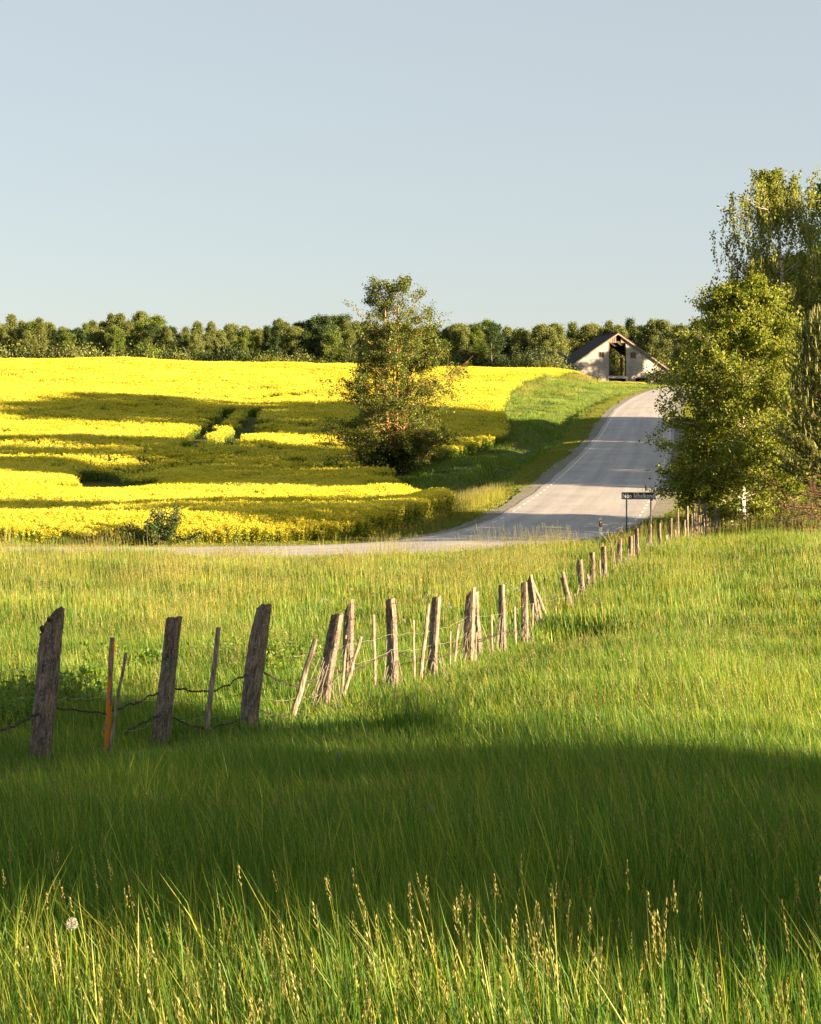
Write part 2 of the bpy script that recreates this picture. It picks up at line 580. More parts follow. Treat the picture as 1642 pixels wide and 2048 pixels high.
def sm(a, b, x):
    t = np.clip((x - a) / (b - a), 0, 1)
    return t * t * (3 - 2 * t)


def ground_z(x, y):
    x = np.atleast_1d(np.asarray(x, float)); y = np.atleast_1d(np.asarray(y, float))
    out = np.zeros(len(x))
    for s in range(0, len(x), 40000):
        xx, yy = x[s:s + 40000], y[s:s + 40000]
        cx, cy = np.clip(xx, -400, 400), np.clip(yy, -60, 600)
        q = np.stack([cx, cy], 1) / TS
        d2 = ((q[:, None] - TX[None]) ** 2).sum(-1)
        n = len(TX)
        z = (d2 * np.log(d2 + 1e-12) * .5) @ TW[:n] + TW[n] + q @ TW[n + 1:]
        z += undul(xx, yy) * sm(10, 40, yy) * np.where(yy > 72, 1.25, .35)
        near = (xx > -150) & (xx < 310) & (yy > 45) & (yy < 345)
        if near.any():
            D, side, I = road_info(xx[near], yy[near])
            zr = RC[I, 2]
            zz = z[near]
            bankw = sm(HALF + 1.0, HALF + 7.5, D)
            zn = zr - .14 + (zz - zr + .14) * bankw
            # ditch on the left of the climbing road
            amt = sm(84, 100, yy[near]) * (1 - sm(275, 300, yy[near]))
            dd = np.exp(-((D - HALF - 5.0) / 1.9) ** 2)
            zn -= np.where(side > 0, 1.0 * amt * dd, .25 * dd * sm(60, 75, xx[near] + 80))
            z[near] = zn
        out[s:s + 40000] = z
    return out


def gz(x, y):
    return float(ground_z([x], [y])[0])


def hit(u, v, dz=0.0, y0=62, y1=330):
    Y = np.arange(y0, y1, .5)
    p = P(u, v, 1.0)
    g = ground_z(p[0] * Y, Y) + dz
    k = np.where(p[2] * Y <= g)[0]
    if not len(k):
        return np.array([p[0] * y1, y1])
    return np.array([p[0] * Y[k[0]], Y[k[0]]])


def inside(poly, x, y):
    poly = np.asarray(poly)
    c = np.zeros(len(x), bool)
    j = len(poly) - 1
    for i in range(len(poly)):
        xi, yi = poly[i]; xj, yj = poly[j]
        t = ((yi > y) != (yj > y)) & (x < (xj - xi) * (y - yi) / (yj - yi + 1e-12) + xi)
        c ^= t
        j = i
    return c


# outline of the rapeseed field on the ground
pix_edge = [(1122, 749, .9), (1075, 753, .9), (1040, 764, .9), (1012, 788, .8), (996, 820, .8), (1004, 850, .7), (1003, 878, .6), (960, 898, .4),
            (905, 914, .3), (855, 926, .3), (815, 940, .3), (770, 952, .4), (800, 966, .9), (850, 972, 1.0), (876, 990, .9), (884, 1012, .5), (868, 1030, .2), (820, 1045, .2),
            (740, 1062, .2), (640, 1074, .2), (540, 1081, .2), (440, 1084, .2)]
FIELD = [tuple(hit(*q)) for q in pix_edge]
FIELD = [(a_, max(b_, 73.6)) for a_, b_ in FIELD]
FIELD = [(30, 325), (33, 305)] + FIELD + [(-14, 73.8), (-40, 73.6), (-160, 73.5), (-160, 330), (-40, 330)]
yy_ = [q[1] for q in FIELD]


def near_line(pts, x, y):
    """distance to a ground polyline"""
    d = np.full(len(x), 1e9)
    for a, b_ in zip(pts[:-1], pts[1:]):
        a = np.array(a); b_ = np.array(b_)
        t = np.clip(((x - a[0]) * (b_ - a)[0] + (y - a[1]) * (b_ - a)[1]) / ((b_ - a) @ (b_ - a) + 1e-9), 0, 1)
        d = np.minimum(d, np.hypot(x - a[0] - t * (b_ - a)[0], y - a[1] - t * (b_ - a)[1]))
    return d


TRACKS = [[tuple(hit(u, v, .3)) for u, v in ((380, 908), (405, 885), (432, 858), (462, 833))],
          [tuple(hit(u, v, .3)) for u, v in ((452, 905), (480, 876), (500, 850), (518, 830))],
          [tuple(hit(u, v, .3)) for u, v in ((188, 1000), (170, 978), (190, 958))],
          [tuple(hit(u, v, .3)) for u, v in ((262, 1000), (240, 985), (215, 968), (190, 958))],
          [tuple(hit(u, v, .3)) for u, v in ((535, 808), (560, 800))], [tuple(hit(u, v, .3)) for u, v in ((590, 803), (615, 794))]]
THIN = [(tuple(hit(u, v, .5)), r) for u, v, r in ((240, 968, 3.0), (280, 975, 2.5), (205, 958, 3.0), (150, 990, 1.4), (520, 872, 2.5), (660, 940, 3.0), (250, 955, 3))]

# ------------------------------------------------------------------ ground sheet
xs = np.unique(np.concatenate([np.arange(-40, 60, .8), np.linspace(-160, -40, 60), np.linspace(60, 200, 60), np.linspace(-1500, -160, 25), np.linspace(200, 1500, 25)]))
ys = np.unique(np.concatenate([np.arange(-10, 110, .7), np.arange(110, 330, 1.1), np.linspace(330, 480, 40), np.linspace(480, 3000, 25), np.linspace(-200, -10, 12)]))
GX, GY = np.meshgrid(xs, ys)
GZ = ground_z(GX.ravel(), GY.ravel())
V = np.stack([GX.ravel(), GY.ravel(), GZ], 1)
idx = np.arange(len(V)).reshape(GX.shape)
Fq = np.stack([idx[:-1, :-1], idx[:-1, 1:], idx[1:, 1:], idx[1:, :-1]], -1).reshape(-1, 4)
me = mesh('ground', V, [Fq], 'ground', smooth=True)
at = me.attributes.new('field', 'FLOAT', 'POINT')
at.data.foreach_set('value', inside(FIELD, V[:, 0], V[:, 1]).astype(np.float32))
obj('ground', me, kind='structure')

# ------------------------------------------------------------------ road
sel = (RC[:, 0] > -135) & (RC[:, 0] < 290)
Rc, Rn, Rs = RC[sel], RN[sel], sN[sel]


def ribbon(offs, zoff, name, mat, uv=False, wob=None):
    offs = np.asarray(offs, float)
    n = len(Rc)
    O = np.repeat(offs[None], n, 0)
    if wob is not None:
        O[:, wob[0]] += wob[1][:n]
    V = np.concatenate([Rc[:, None, :2] + Rn[:, None, :] * O[..., None], np.repeat(Rc[:, None, 2:], len(offs), 1) + zoff(O)[..., None]], -1)
    idx = np.arange(n * len(offs)).reshape(n, -1)
    Fq = np.stack([idx[:-1, :-1], idx[1:, :-1], idx[1:, 1:], idx[:-1, 1:]], -1).reshape(-1, 4)
    me = mesh(name, V.reshape(-1, 3), [Fq], mat, smooth=True)
    if uv:
        ul = me.uv_layers.new(name='UVMap')
        lv = np.zeros(len(me.loops), np.int32)
        me.loops.foreach_get('vertex_index', lv)
        UV = np.stack([O.ravel() / HALF, np.repeat(Rs, len(offs))], 1)
        ul.data.foreach_set('uv', UV[lv].astype(np.float32).ravel())
    return me


camber = lambda O: -.010 * np.abs(O)
wo = np.convolve(np.random.default_rng(5).normal(size=len(RC) + 8), np.ones(4) / 4, 'valid') * .10
road = obj('road', ribbon(np.array([HALF, 2.5, 1.2, 0, -1.2, -2.5, -HALF]), camber, 'road', 'asphalt', True, (0, wo)), kind='structure')
wo2 = np.convolve(np.random.default_rng(6).normal(size=len(RC) + 8), np.ones(4) / 4, 'valid') * .28
obj('road_shoulder', ribbon(np.array([HALF + .9, HALF - .3]), lambda O: -.055 - .03 * (np.abs(O) - HALF), 'road_shoulder', 'gravel', wob=(0, wo2)), kind='structure')
obj('road_shoulder', ribbon(np.array([-HALF + .3, -HALF - .9]), lambda O: -.055 - .03 * (np.abs(O) - HALF), 'road_shoulder', 'gravel', wob=(1, wo2)), kind='structure')


def rpt(s, off):
    i = np.clip(np.searchsorted(Rs, s), 1, len(Rs) - 1)
    t = (s - Rs[i - 1]) / (Rs[i] - Rs[i - 1])
    c = Rc[i - 1] * (1 - t) + Rc[i] * t
    n = Rn[i - 1] * (1 - t) + Rn[i] * t
    return np.array([c[0] + n[0] * off, c[1] + n[1] * off, c[2] + .006 - .010 * abs(off)])


s0 = Rs[np.argmin(np.abs(Rc[:, 0] + 6) + (Rc[:, 1] > 75) * 99)]
s1 = Rs[np.argmin(np.abs(Rc[:, 0] - 75))]
cnt = 0
for off in (HALF - .42, -HALF + .42):
    s = s0
    mbR = MB()
    while s < s1:
        q = [rpt(s, off + .06), rpt(s, off - .06), rpt(s + .5, off - .06), rpt(s + 1.0, off - .06), rpt(s + 1.0, off + .06), rpt(s + .5, off + .06)]
        if cnt < 280 and s < s0 + 230:
            c0 = (q[0] + q[3]) / 2
            obj('road_dash', mesh('road_dash', np.array(q) - c0, [[[0, 1, 2, 5], [5, 2, 3, 4]]], 'road_paint'), road, c0)
            cnt += 1
        else:
            mbR.add(q, [[[0, 1, 2, 5], [5, 2, 3, 4]]])
        s += 2.0
    if mbR.n:
        obj('far_road_dashes', mbR.build('far_road_dashes', 'road_paint'), road, kind='stuff')

# ------------------------------------------------------------------ scattering of plants (geometry nodes)
PROTO = {}


def proto_collection(name, meshes):
    c = bpy.data.collections.new(name)
    for i, me in enumerate(meshes):
        c.objects.link(bpy.data.objects.new('%s_%02d' % (name, i), me))
    PROTO[name] = c
    return c


def scatter(name, pts, rot, scl, pick, coll, **props):
    me = bpy.data.meshes.new(name)
    me.vertices.add(len(pts))
    me.vertices.foreach_set('co', np.asarray(pts, np.float32).ravel())
    for nm, ty, val in (('rot', 'FLOAT_VECTOR', rot), ('scl', 'FLOAT_VECTOR', scl), ('pick', 'INT', pick)):
        a = me.attributes.new(nm, ty, 'POINT')
        a.data.foreach_set('vector' if ty == 'FLOAT_VECTOR' else 'value', np.ascontiguousarray(val, dtype=np.int32 if ty == 'INT' else np.float32).ravel())
    o = obj(name, me, **props)
    ng = bpy.data.node_groups.new(name, 'GeometryNodeTree')
    ng.interface.new_socket('Geometry', in_out='INPUT', socket_type='NodeSocketGeometry')
    ng.interface.new_socket('Geometry', in_out='OUTPUT', socket_type='NodeSocketGeometry')
    N = ng.nodes.new
    gi, go = N('NodeGroupInput'), N('NodeGroupOutput')
    ci = N('GeometryNodeCollectionInfo')
    ci.inputs['Collection'].default_value = coll
    ci.inputs['Separate Children'].default_value = True
    ci.inputs['Reset Children'].default_value = True
    ip = N('GeometryNodeInstanceOnPoints')
    ip.inputs['Pick Instance'].default_value = True
    def attr(nm, ty):
        a = N('GeometryNodeInputNamedAttribute')
        a.data_type = ty
        a.inputs['Name'].default_value = nm
        return next(s for s in a.outputs if s.enabled and s.name == 'Attribute')
    L = ng.links.new
    L(gi.outputs[0], ip.inputs['Points'])
    L(ci.outputs[0], ip.inputs['Instance'])
    L(attr('pick', 'INT'), ip.inputs['Instance Index'])
    L(attr('rot', 'FLOAT_VECTOR'), ip.inputs['Rotation'])
    L(attr('scl', 'FLOAT_VECTOR'), ip.inputs['Scale'])
    L(ip.outputs[0], go.inputs[0])
    md = o.modifiers.new('scatter', 'NODES')
    md.node_group = ng
    return o


def blades(n, r, h0, h1, w, lean=.25, curl=.35, seed=0, wind=(-.10, .03)):
    g = np.random.default_rng(seed)
    a = g.uniform(0, 6.28, n)
    rr = r * np.sqrt(g.uniform(0, 1, n))
    base = np.stack([rr * np.cos(a), rr * np.sin(a), np.full(n, -.03)], 1)
    h = g.uniform(h0, h1, n) * g.uniform(.7, 1.0, n)
    az = g.uniform(0, 6.28, n)
    dr = np.stack([np.cos(az), np.sin(az), 0 * az], 1) * (g.uniform(0, lean, n))[:, None] + np.array([wind[0], wind[1], 0])
    cu = g.uniform(0, curl, n) ** 1.3
    ss = np.array([0, .4, .75, 1.0])
    fa = g.uniform(0, 6.28, n)
    wv = np.stack([np.cos(fa), np.sin(fa), 0 * fa], 1) * (w * g.uniform(.6, 1.3, n))[:, None] * .5
    pts = []
    for s in ss:
        p = base + h[:, None] * (np.array([0, 0, 1]) * (s - cu[:, None] * .35 * s**3) + dr * s + dr * (cu[:, None] * 2.2) * s**2.5)
        pts.append(p)
    V = np.stack([pts[0] - wv, pts[0] + wv, pts[1] - wv * .95, pts[1] + wv * .95, pts[2] - wv * .65, pts[2] + wv * .65, pts[3]], 1)
    i = np.arange(n)[:, None] * 7
    return V.reshape(-1, 3), [np.concatenate([i + [0, 1, 3, 2], i + [2, 3, 5, 4]]), i + [4, 5, 6]]


def seedstalks(mb, n, r, h0, h1, w, hw, hl, seed=0):
    hw = hw * .7
    """thin stalks with loose seed heads; material 1 is the head"""
    g = np.random.default_rng(seed)
    for k in range(n):
        a = g.uniform(0, 6.28); rr = r * math.sqrt(g.uniform())
        b0 = np.array([rr * math.cos(a), rr * math.sin(a), 0])
        h = g.uniform(h0, h1)
        le = g.normal(0, .10, 2) + np.array([-.06, .02])
        top = b0 + np.array([le[0] * h, le[1] * h, h])
        midp = b0 + np.array([le[0] * h * .35, le[1] * h * .35, h * .55])
        Vt, Ft = tubes(np.array([[b0, midp, top]]), np.array([[w, w * .8, w * .5]]), 3)
        mb.add(Vt, Ft, 0)
        d = top - midp
        d /= np.linalg.norm(d)
        m = 30
        t = g.uniform(-.1, 1, m)
        C = top + d * (t * hl)[:, None] + g.normal(0, hw * .7, (m, 3)) * (1 - .7 * np.abs(t[:, None]))
        Vl, Fl = leaves(C, hl * .17, .26, .8, g, d)
        mb.add(Vl, Fl, 1)


# grass clumps
def grass_clump(n, r, h0, h1, w, seed, **k):
    mb = MB()
    V, Fs = blades(n, r, h0, h1, w, seed=seed, **k)
    mb.add(V, Fs)
    return mb


near = [grass_clump(120, .30, .28, .60, .0052, 10 + i, lean=.28, curl=.5).build('grass', ['grass']) for i in range(4)]
near.append(grass_clump(70, .28, .45, .75, .006, 20, lean=.22, curl=.8).build('grass', ['grass']))
near.append(grass_clump(40, .26, .3, .55, .009, 21, lean=.5, curl=1.0).build('grass', ['grass']))
for i in range(2):
    mb = MB(); seedstalks(mb, 5, .3, .30, .62, .0012, .007, .06, 30 + i)
    near.append(mb.build('grass_seed', ['grass', 'seed_head']))
cn = proto_collection('near_grass', near)
mid = [grass_clump(110, .45, .28, .60, .010, 40 + i, lean=.25, curl=.45).build('grass', ['grass']) for i in range(4)]
mid.append(grass_clump(70, .42, .5, .75, .009, 46, lean=.22, curl=.6).build('grass', ['grass']))
for i in range(2):
    mb = MB(); seedstalks(mb, 9, .42, .60, .85, .002, .010, .11, 50 + i)
    mid.append(mb.build('grass_seed', ['grass', 'seed_head']))
cm = proto_collection('mid_grass', mid)
far = [grass_clump(120, .7, .30, .62, .018, 60 + i, lean=.25, curl=.4).build('grass', ['grass']) for i in range(4)]
for i in range(2):
    mb = MB(); seedstalks(mb, 20, .7, .55, .80, .0035, .016, .13, 70 + i)
    far.append(mb.build('grass_seed', ['pale_grass', 'seed_head']))
cf_ = proto_collection('far_grass', far)
bank = [grass_clump(110, 1.0, .25, .6, .035, 80 + i, lean=.25, curl=.4).build('grass', ['grass']) for i in range(3)]
for i in range(2):
    mb = MB(); seedstalks(mb, 22, 1.0, .5, .75, .006, .03, .16, 85 + i)
    bank.append(mb.build('grass_seed', ['pale_grass', 'seed_head']))
cb = proto_collection('bank_grass', bank)
short = [grass_clump(130, .6, .05, .16, .02, 90 + i, lean=.8, curl=.6).build('grass', ['grass_short']) for i in range(3)]
cs = proto_collection('short_grass', short)


def frustum_pts(n, y0, y1, g, ml=1.5, mr=1.5, extra=0.0):
    """random ground points in the wedge the camera sees, with a margin"""
    Y = np.sqrt(g.uniform(y0**2, y1**2, n))
    hw = U0 / F * Y
    X = g.uniform(-1, 1, n) * (hw * 1.06 + ml)
    return X, Y


def place_grass(name, X, Y, coll, pk, w, g, smin=.75, smax=1.25, hf=None, **props):
    Z = ground_z(X, Y)
    n = len(X)
    s = g.uniform(smin, smax, n)
    hv = 1 + .22 * np.sin(X * .9 + Y * .5) * np.sin(Y * .7 - X * .4) + .15 * np.sin(X * .23 + 1) * np.sin(Y * .31)
    if hf is not None:
        hv = hv * hf(X, Y)
    scl = np.stack([s, s, s * hv], 1)
    rot = np.stack([g.normal(0, .06, n), g.normal(0, .06, n), g.uniform(-.9, .9, n)], 1)
    pick = g.choice(pk, n, p=np.array(w) / sum(w))
    return scatter(name, np.stack([X, Y, Z], 1), rot, scl, pick, coll, **props)


def fl(X, Y):            # side of the fence: > 0 on its right
    fx = np.interp(Y, [0, 16, 26, 35, 47, 55, 65, 72, 80], [-8, -3.54, -.2, 2.43, 4.8, 7.5, 11.4, 13.4, 16])
    return X - fx


def fence_low(x, y):     # shorter growth along the foot of the fence and just in front of it
    d = fl(x, y)
    return 1 - .60 * np.exp(-((d - .75) / 1.25) ** 2) * sm(9, 14, y)


g = np.random.default_rng(11)
X, Y = frustum_pts(13000, 2.2, 17, g, 1.2)
place_grass('foreground_grass', X, Y, cn, range(8), [4, 4, 4, 4, 2.0, 1.0, .12, .12], g, kind='stuff', label='tall green meadow grass in the shaded foreground', hf=fence_low)
X, Y = frustum_pts(700, 2.8, 9.5, g, .8)
k = (Y < 6.0) | (g.uniform(0, 1, 700) < .5)
X, Y = X[k], Y[k]
place_grass('foreground_seed_grass', X, Y, cn, [6, 7], [1, 1], g, kind='stuff', label='sunlit seed heads of grass at the near edge of the meadow')


yb = [grass_clump(90, .28, .25, .50, .006, 25 + i, lean=.35, curl=.7).build('pale_grass', ['pale_grass']) for i in range(2)]  # yellower blades: sunlit tone put into the colour of the near strip
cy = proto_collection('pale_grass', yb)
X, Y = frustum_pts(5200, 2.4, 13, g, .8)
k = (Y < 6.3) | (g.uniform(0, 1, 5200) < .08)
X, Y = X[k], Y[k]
place_grass('sun_tinted_grass', X, Y, cy, [0, 1], [1, 1], g, kind='stuff', label='blades coloured pale yellow as if sunlit in the strip nearest the viewer')


def is_meadow(X, Y, dmin=HALF + .9):
    D, side, I = road_info(X, Y)
    return D > dmin


def fl(X, Y):            # side of the fence: > 0 on its right
    fx = np.interp(Y, [0, 16, 26, 35, 47, 55, 65, 72, 80], [-8, -3.54, -.2, 2.43, 4.8, 7.5, 11.4, 13.4, 16])
    return X - fx


X, Y = frustum_pts(16000, 16, 38, g)
k = is_meadow(X, Y)
X, Y = X[k], Y[k]
place_grass('meadow_grass', X, Y, cm, range(7), [4, 4, 4, 4, 1.0, .45, .45], g, kind='stuff', label='sunlit meadow grass on both sides of the old fence',
            hf=lambda x, y: .95 * fence_low(x, y))
X, Y = frustum_pts(1100, 34, 66, g, 3, 3)
k = (fl(X, Y) < -1) & is_meadow(X, Y) & ~((np.abs(X - Y * .1145) < .9) & (Y > 56)) & ((Y > 48) | (g.uniform(0, 1, 1100) < .3))
X, Y = X[k], Y[k]
place_grass('seed_grass', X, Y, cf_, [4, 5], [1, 1], g, kind='stuff', label='pinkish seed heads of tall grass in front of the road')
X, Y = frustum_pts(17000, 36, 78, g, 3, 3)
D, side, I = road_info(X, Y)
k = (D > HALF + .9) & ((side < 0) | (Y < 64))
X, Y = X[k], Y[k]
place_grass('distant_meadow_grass', X, Y, cf_, range(6), [4, 4, 4, 4, .45, .45], g, kind='stuff', label='bright meadow grass running up to the road and the birch',
            hf=lambda x, y: np.clip(.55 + .14 * np.abs(road_info(x, y)[0] - HALF - .9) + .55 * sm(-5, -11, x) * sm(50, 57, y), .5, 1.25) * (1 - .55 * np.exp(-((x - y * .1145) / .7) ** 2 - ((y - 66) / 5) ** 2)))

# banks and verges
g = np.random.default_rng(12)
X, Y = frustum_pts(26000, 66, 335, g, 6, 10)
D, side, I = road_info(X, Y)
fld_in = inside(FIELD, X, Y)
k = (D > HALF + 3.0) & ~fld_in & (D < 45) & (Y < 330) & ((side > 0) | (D > HALF + 3))
xx, yy = X[k], Y[k]
place_grass('bank_grass', xx, yy, cb, range(5), [4, 4, 4, 1.3, 1.3], g, .6, 1.0, kind='stuff', label='long grass on the bank and in the ditch beside the road',
            hf=lambda x, y: .85)
# pink-brown seed grass on the crest of the bank
a = [hit(1000, 790, .4), hit(1060, 762, .4), hit(1110, 752, .4), hit(1150, 752, .4), hit(1175, 762, .4)]
t = g.uniform(0, 4, 420)
i = t.astype(int)
a = np.array(a)
q = a[i] * (1 - (t - i))[:, None] + a[i + 1] * (t - i)[:, None] + g.normal(0, 1.6, (420, 2))
k = ~inside(FIELD, q[:, 0], q[:, 1])
q = q[k]
place_grass('reddish_seed_grass', q[:, 0], q[:, 1], cb, [3, 4], [1, 1], g, .7, 1.1, kind='stuff', label='reddish seed grass along the crest of the bank beside the barn')
# pale seed grass along ditch
a = np.array([hit(960, 975, .3), hit(900, 1000, .3), hit(990, 990, .3), hit(940, 1010, .3), hit(760, 1075, .3)])
t = g.uniform(0, 4, 260); i = t.astype(int)
q = a[i] * (1 - (t - i))[:, None] + a[i + 1] * (t - i)[:, None] + g.normal(0, .7, (260, 2))
D, side, I = road_info(q[:, 0], q[:, 1])
q = q[(D > HALF + 1.5) & ~inside(FIELD, q[:, 0], q[:, 1])]
place_grass('ditch_seed_grass', q[:, 0], q[:, 1], cf_, [4, 5], [1, 1], g, .7, 1.0, kind='stuff', label='pale seed grass between the road and the tip of the field')
# short verge
ii = g.integers(0, len(RC), 16000)
off = g.choice([-1, 1], 16000) * g.uniform(HALF + .65, HALF + 3.6, 16000)
q = RC[ii, :2] + RN[ii] * off[:, None] + RT[ii] * g.uniform(-.5, .5, 16000)[:, None]
k = (q[:, 1] > 60) & (q[:, 0] > -22) & (q[:, 0] < 75) & (g.uniform(0, 1, len(q)) < np.clip((np.abs(off) - HALF - .4) / .8, .15, 1))
q = q[k]
place_grass('verge_grass', q[:, 0], q[:, 1], cs, range(3), [1, 1, 1], g, .7, 1.2, kind='stuff', label='short yellow green grass on the road verge')

# ------------------------------------------------------------------ rapeseed
def rape(nst, r, nfl, fs, seed, spread=.17):
    g = np.random.default_rng(seed)
    mb = MB()
    a = g.uniform(0, 6.28, nst); rr = r * np.sqrt(g.uniform(0, 1, nst))
    h = g.uniform(.95, 1.25, nst)
    bx = np.stack([rr * np.cos(a), rr * np.sin(a), 0 * a], 1)
    tp = bx + np.stack([g.normal(0, .08, nst), g.normal(0, .08, nst), h], 1)
    m = (bx + tp) / 2 + g.normal(0, .02, (nst, 3))
    Vt, Ft = tubes(np.stack([bx, m, tp], 1), np.repeat([[.008, .007, .004]], nst, 0), 3)
    mb.add(Vt, Ft, 0)
    nl = nst * 9
    k = g.integers(0, nst, nl); t = g.uniform(.15, .92, nl)
    C = bx[k] * (1 - t)[:, None] + tp[k] * t[:, None] + g.normal(0, .09, (nl, 3)) * np.array([1, 1, .3])
    Vl, Fl = leaves(C, .15, .5, 0, g)
    mb.add(Vl, Fl, 0)
    n = nst * nfl
    k = g.integers(0, nst, n)
    t = np.minimum(np.abs(g.normal(0, spread, n)), .95)
    C = tp[k] + np.stack([g.normal(0, .045, n), g.normal(0, .045, n), .06 - t], 1)
    Vl, Fl = leaves(C, fs, .85, 0, g)
    mb.add(Vl, Fl, 1)
    return mb.build('rape', ['rape_green', 'rape_flower'])


cr1 = proto_collection('rape_near', [rape(30, .62, 20, .055, 100 + i) for i in range(4)] + [rape(34, .62, 60, .055, 105 + i, .6) for i in range(2)])
cr2 = proto_collection('rape_far', [rape(28, .8, 13, .075, 110 + i) for i in range(4)])
cw = proto_collection('field_weeds', [grass_clump(50, .6, .2, .5, .05, 120 + i, lean=.5, curl=.8).build('w', ['weed_leaf']) for i in range(2)])


def crop(n, y0, y1, coll, name, label, seed):
    g = np.random.default_rng(seed)
    X, Y = frustum_pts(n, y0, y1, g, 6, 6)
    k = inside(FIELD, X, Y)
    X, Y = X[k], Y[k]
    keep = np.ones(len(X), bool)
    hs = np.ones(len(X))
    for tr in TRACKS:
        d = near_line(tr, X, Y)
        keep &= d > 1.25 + .25 * np.sin(Y * 1.7)
    for (c, r) in THIN:
        d = np.hypot((X - c[0]), (Y - c[1]) * .6)
        keep &= (d > r) | (g.uniform(0, 1, len(X)) < .35)
        hs *= 1 - .28 * np.exp(-(d / r) ** 2)
    keep &= np.hypot(X + 10.95, Y - 72.2) > 1.5
    if y0 < 100:
        hs *= np.clip(.50 + .24 * near_line(FIELD, X, Y), .5, 1)
    X, Y, hs = X[keep], Y[keep], hs[keep]
    Z = ground_z(X, Y)
    m = len(X)
    s = g.uniform(.95, 1.08, m)
    hs *= 1 + .04 * np.sin(X * .33 + Y * .21) + .03 * np.sin(Y * .9 + X * .13) * np.sin(X * .7)
    scl = np.stack([s, s, s * hs], 1)
    rot = np.stack([g.normal(0, .05, m), g.normal(0, .05, m), g.uniform(0, 6.28, m)], 1)
    scatter(name, np.stack([X, Y, Z], 1), rot, scl, np.where((Y < 79) & (y0 < 100), g.integers(4, 6, m), g.integers(0, 4, m)), coll, kind='stuff', label=label)


crop(11500, 68, 128, cr1, 'near_rapeseed', 'flowering yellow rapeseed in the low part of the field', 21)
crop(40000, 122, 332, cr2, 'hillside_rapeseed', 'flowering yellow rapeseed covering the hillside', 22)
g = np.random.default_rng(24)
E_ = np.array(FIELD[-14:-1]); E_ = E_[(E_[:, 1] < 100)]
seg = np.linalg.norm(np.diff(E_, axis=0), axis=1)
pr_ = np.minimum(seg, 30); ki = g.choice(len(seg), 8000, p=pr_ / pr_.sum()); t = g.uniform(0, 1, 8000)
t = np.where(seg[ki] > 30, t * 30 / seg[ki], t)
q = E_[ki] * (1 - t)[:, None] + E_[ki + 1] * t[:, None]
q[:, 1] += g.uniform(0, 3.0, 8000)
q = q[inside(FIELD, q[:, 0], q[:, 1]) & (q[:, 0] > -30) & (np.hypot(q[:, 0] + 10.95, q[:, 1] - 72.2) > 1.5)]
n = len(q)
scatter('field_edge_rapeseed', np.stack([q[:, 0], q[:, 1], ground_z(q[:, 0], q[:, 1])], 1), np.stack([g.normal(0, .1, n), g.normal(0, .1, n), g.uniform(0, 6, n)], 1), np.stack([g.uniform(.7, .9, n), g.uniform(.7, .9, n), np.clip(.42 + .22 * (q[:, 1] - 73.6) + g.uniform(-.05, .12, n), .4, 1)], 1), g.integers(4, 6, n), cr1, kind='stuff', label='lower rapeseed plants along the front edge of the field')
# little patch behind the bank in front of the barn
g = np.random.default_rng(23)
X = g.uniform(34, 44, 90); Y = g.uniform(308, 318, 90)
scatter('barn_rapeseed', np.stack([X, Y, ground_z(X, Y)], 1), np.zeros((90, 3)), np.full((90, 3), .55), g.integers(0, 4, 90), cr2, kind='stuff', label='small patch of rapeseed in front of the barn')

# ------------------------------------------------------------------ trees
def quad_path(a, d, L, n, rise, g, jit=.04):
    """curved branches: a (B,3) start, d (B,3) direction, L (B,), rise (B,) bending up(+) or down(-)"""
    s = np.linspace(0, 1, n)
    Pp = a[:, None] + d[:, None] * (L[:, None] * s)[..., None]
    Pp[:, :, 2] += (rise * L)[:, None] * s**2
    j = np.cumsum(g.normal(0, jit, (len(a), n, 3)), axis=1) * L[:, None, None] * s[None, :, None]
    return Pp + j


def along(Pp, k, t):
    n = Pp.shape[1]
    f = t * (n - 1)
    i = np.minimum(f.astype(int), n - 2)
    w = (f - i)[:, None]
    return Pp[k, i] * (1 - w) + Pp[k, i + 1] * w


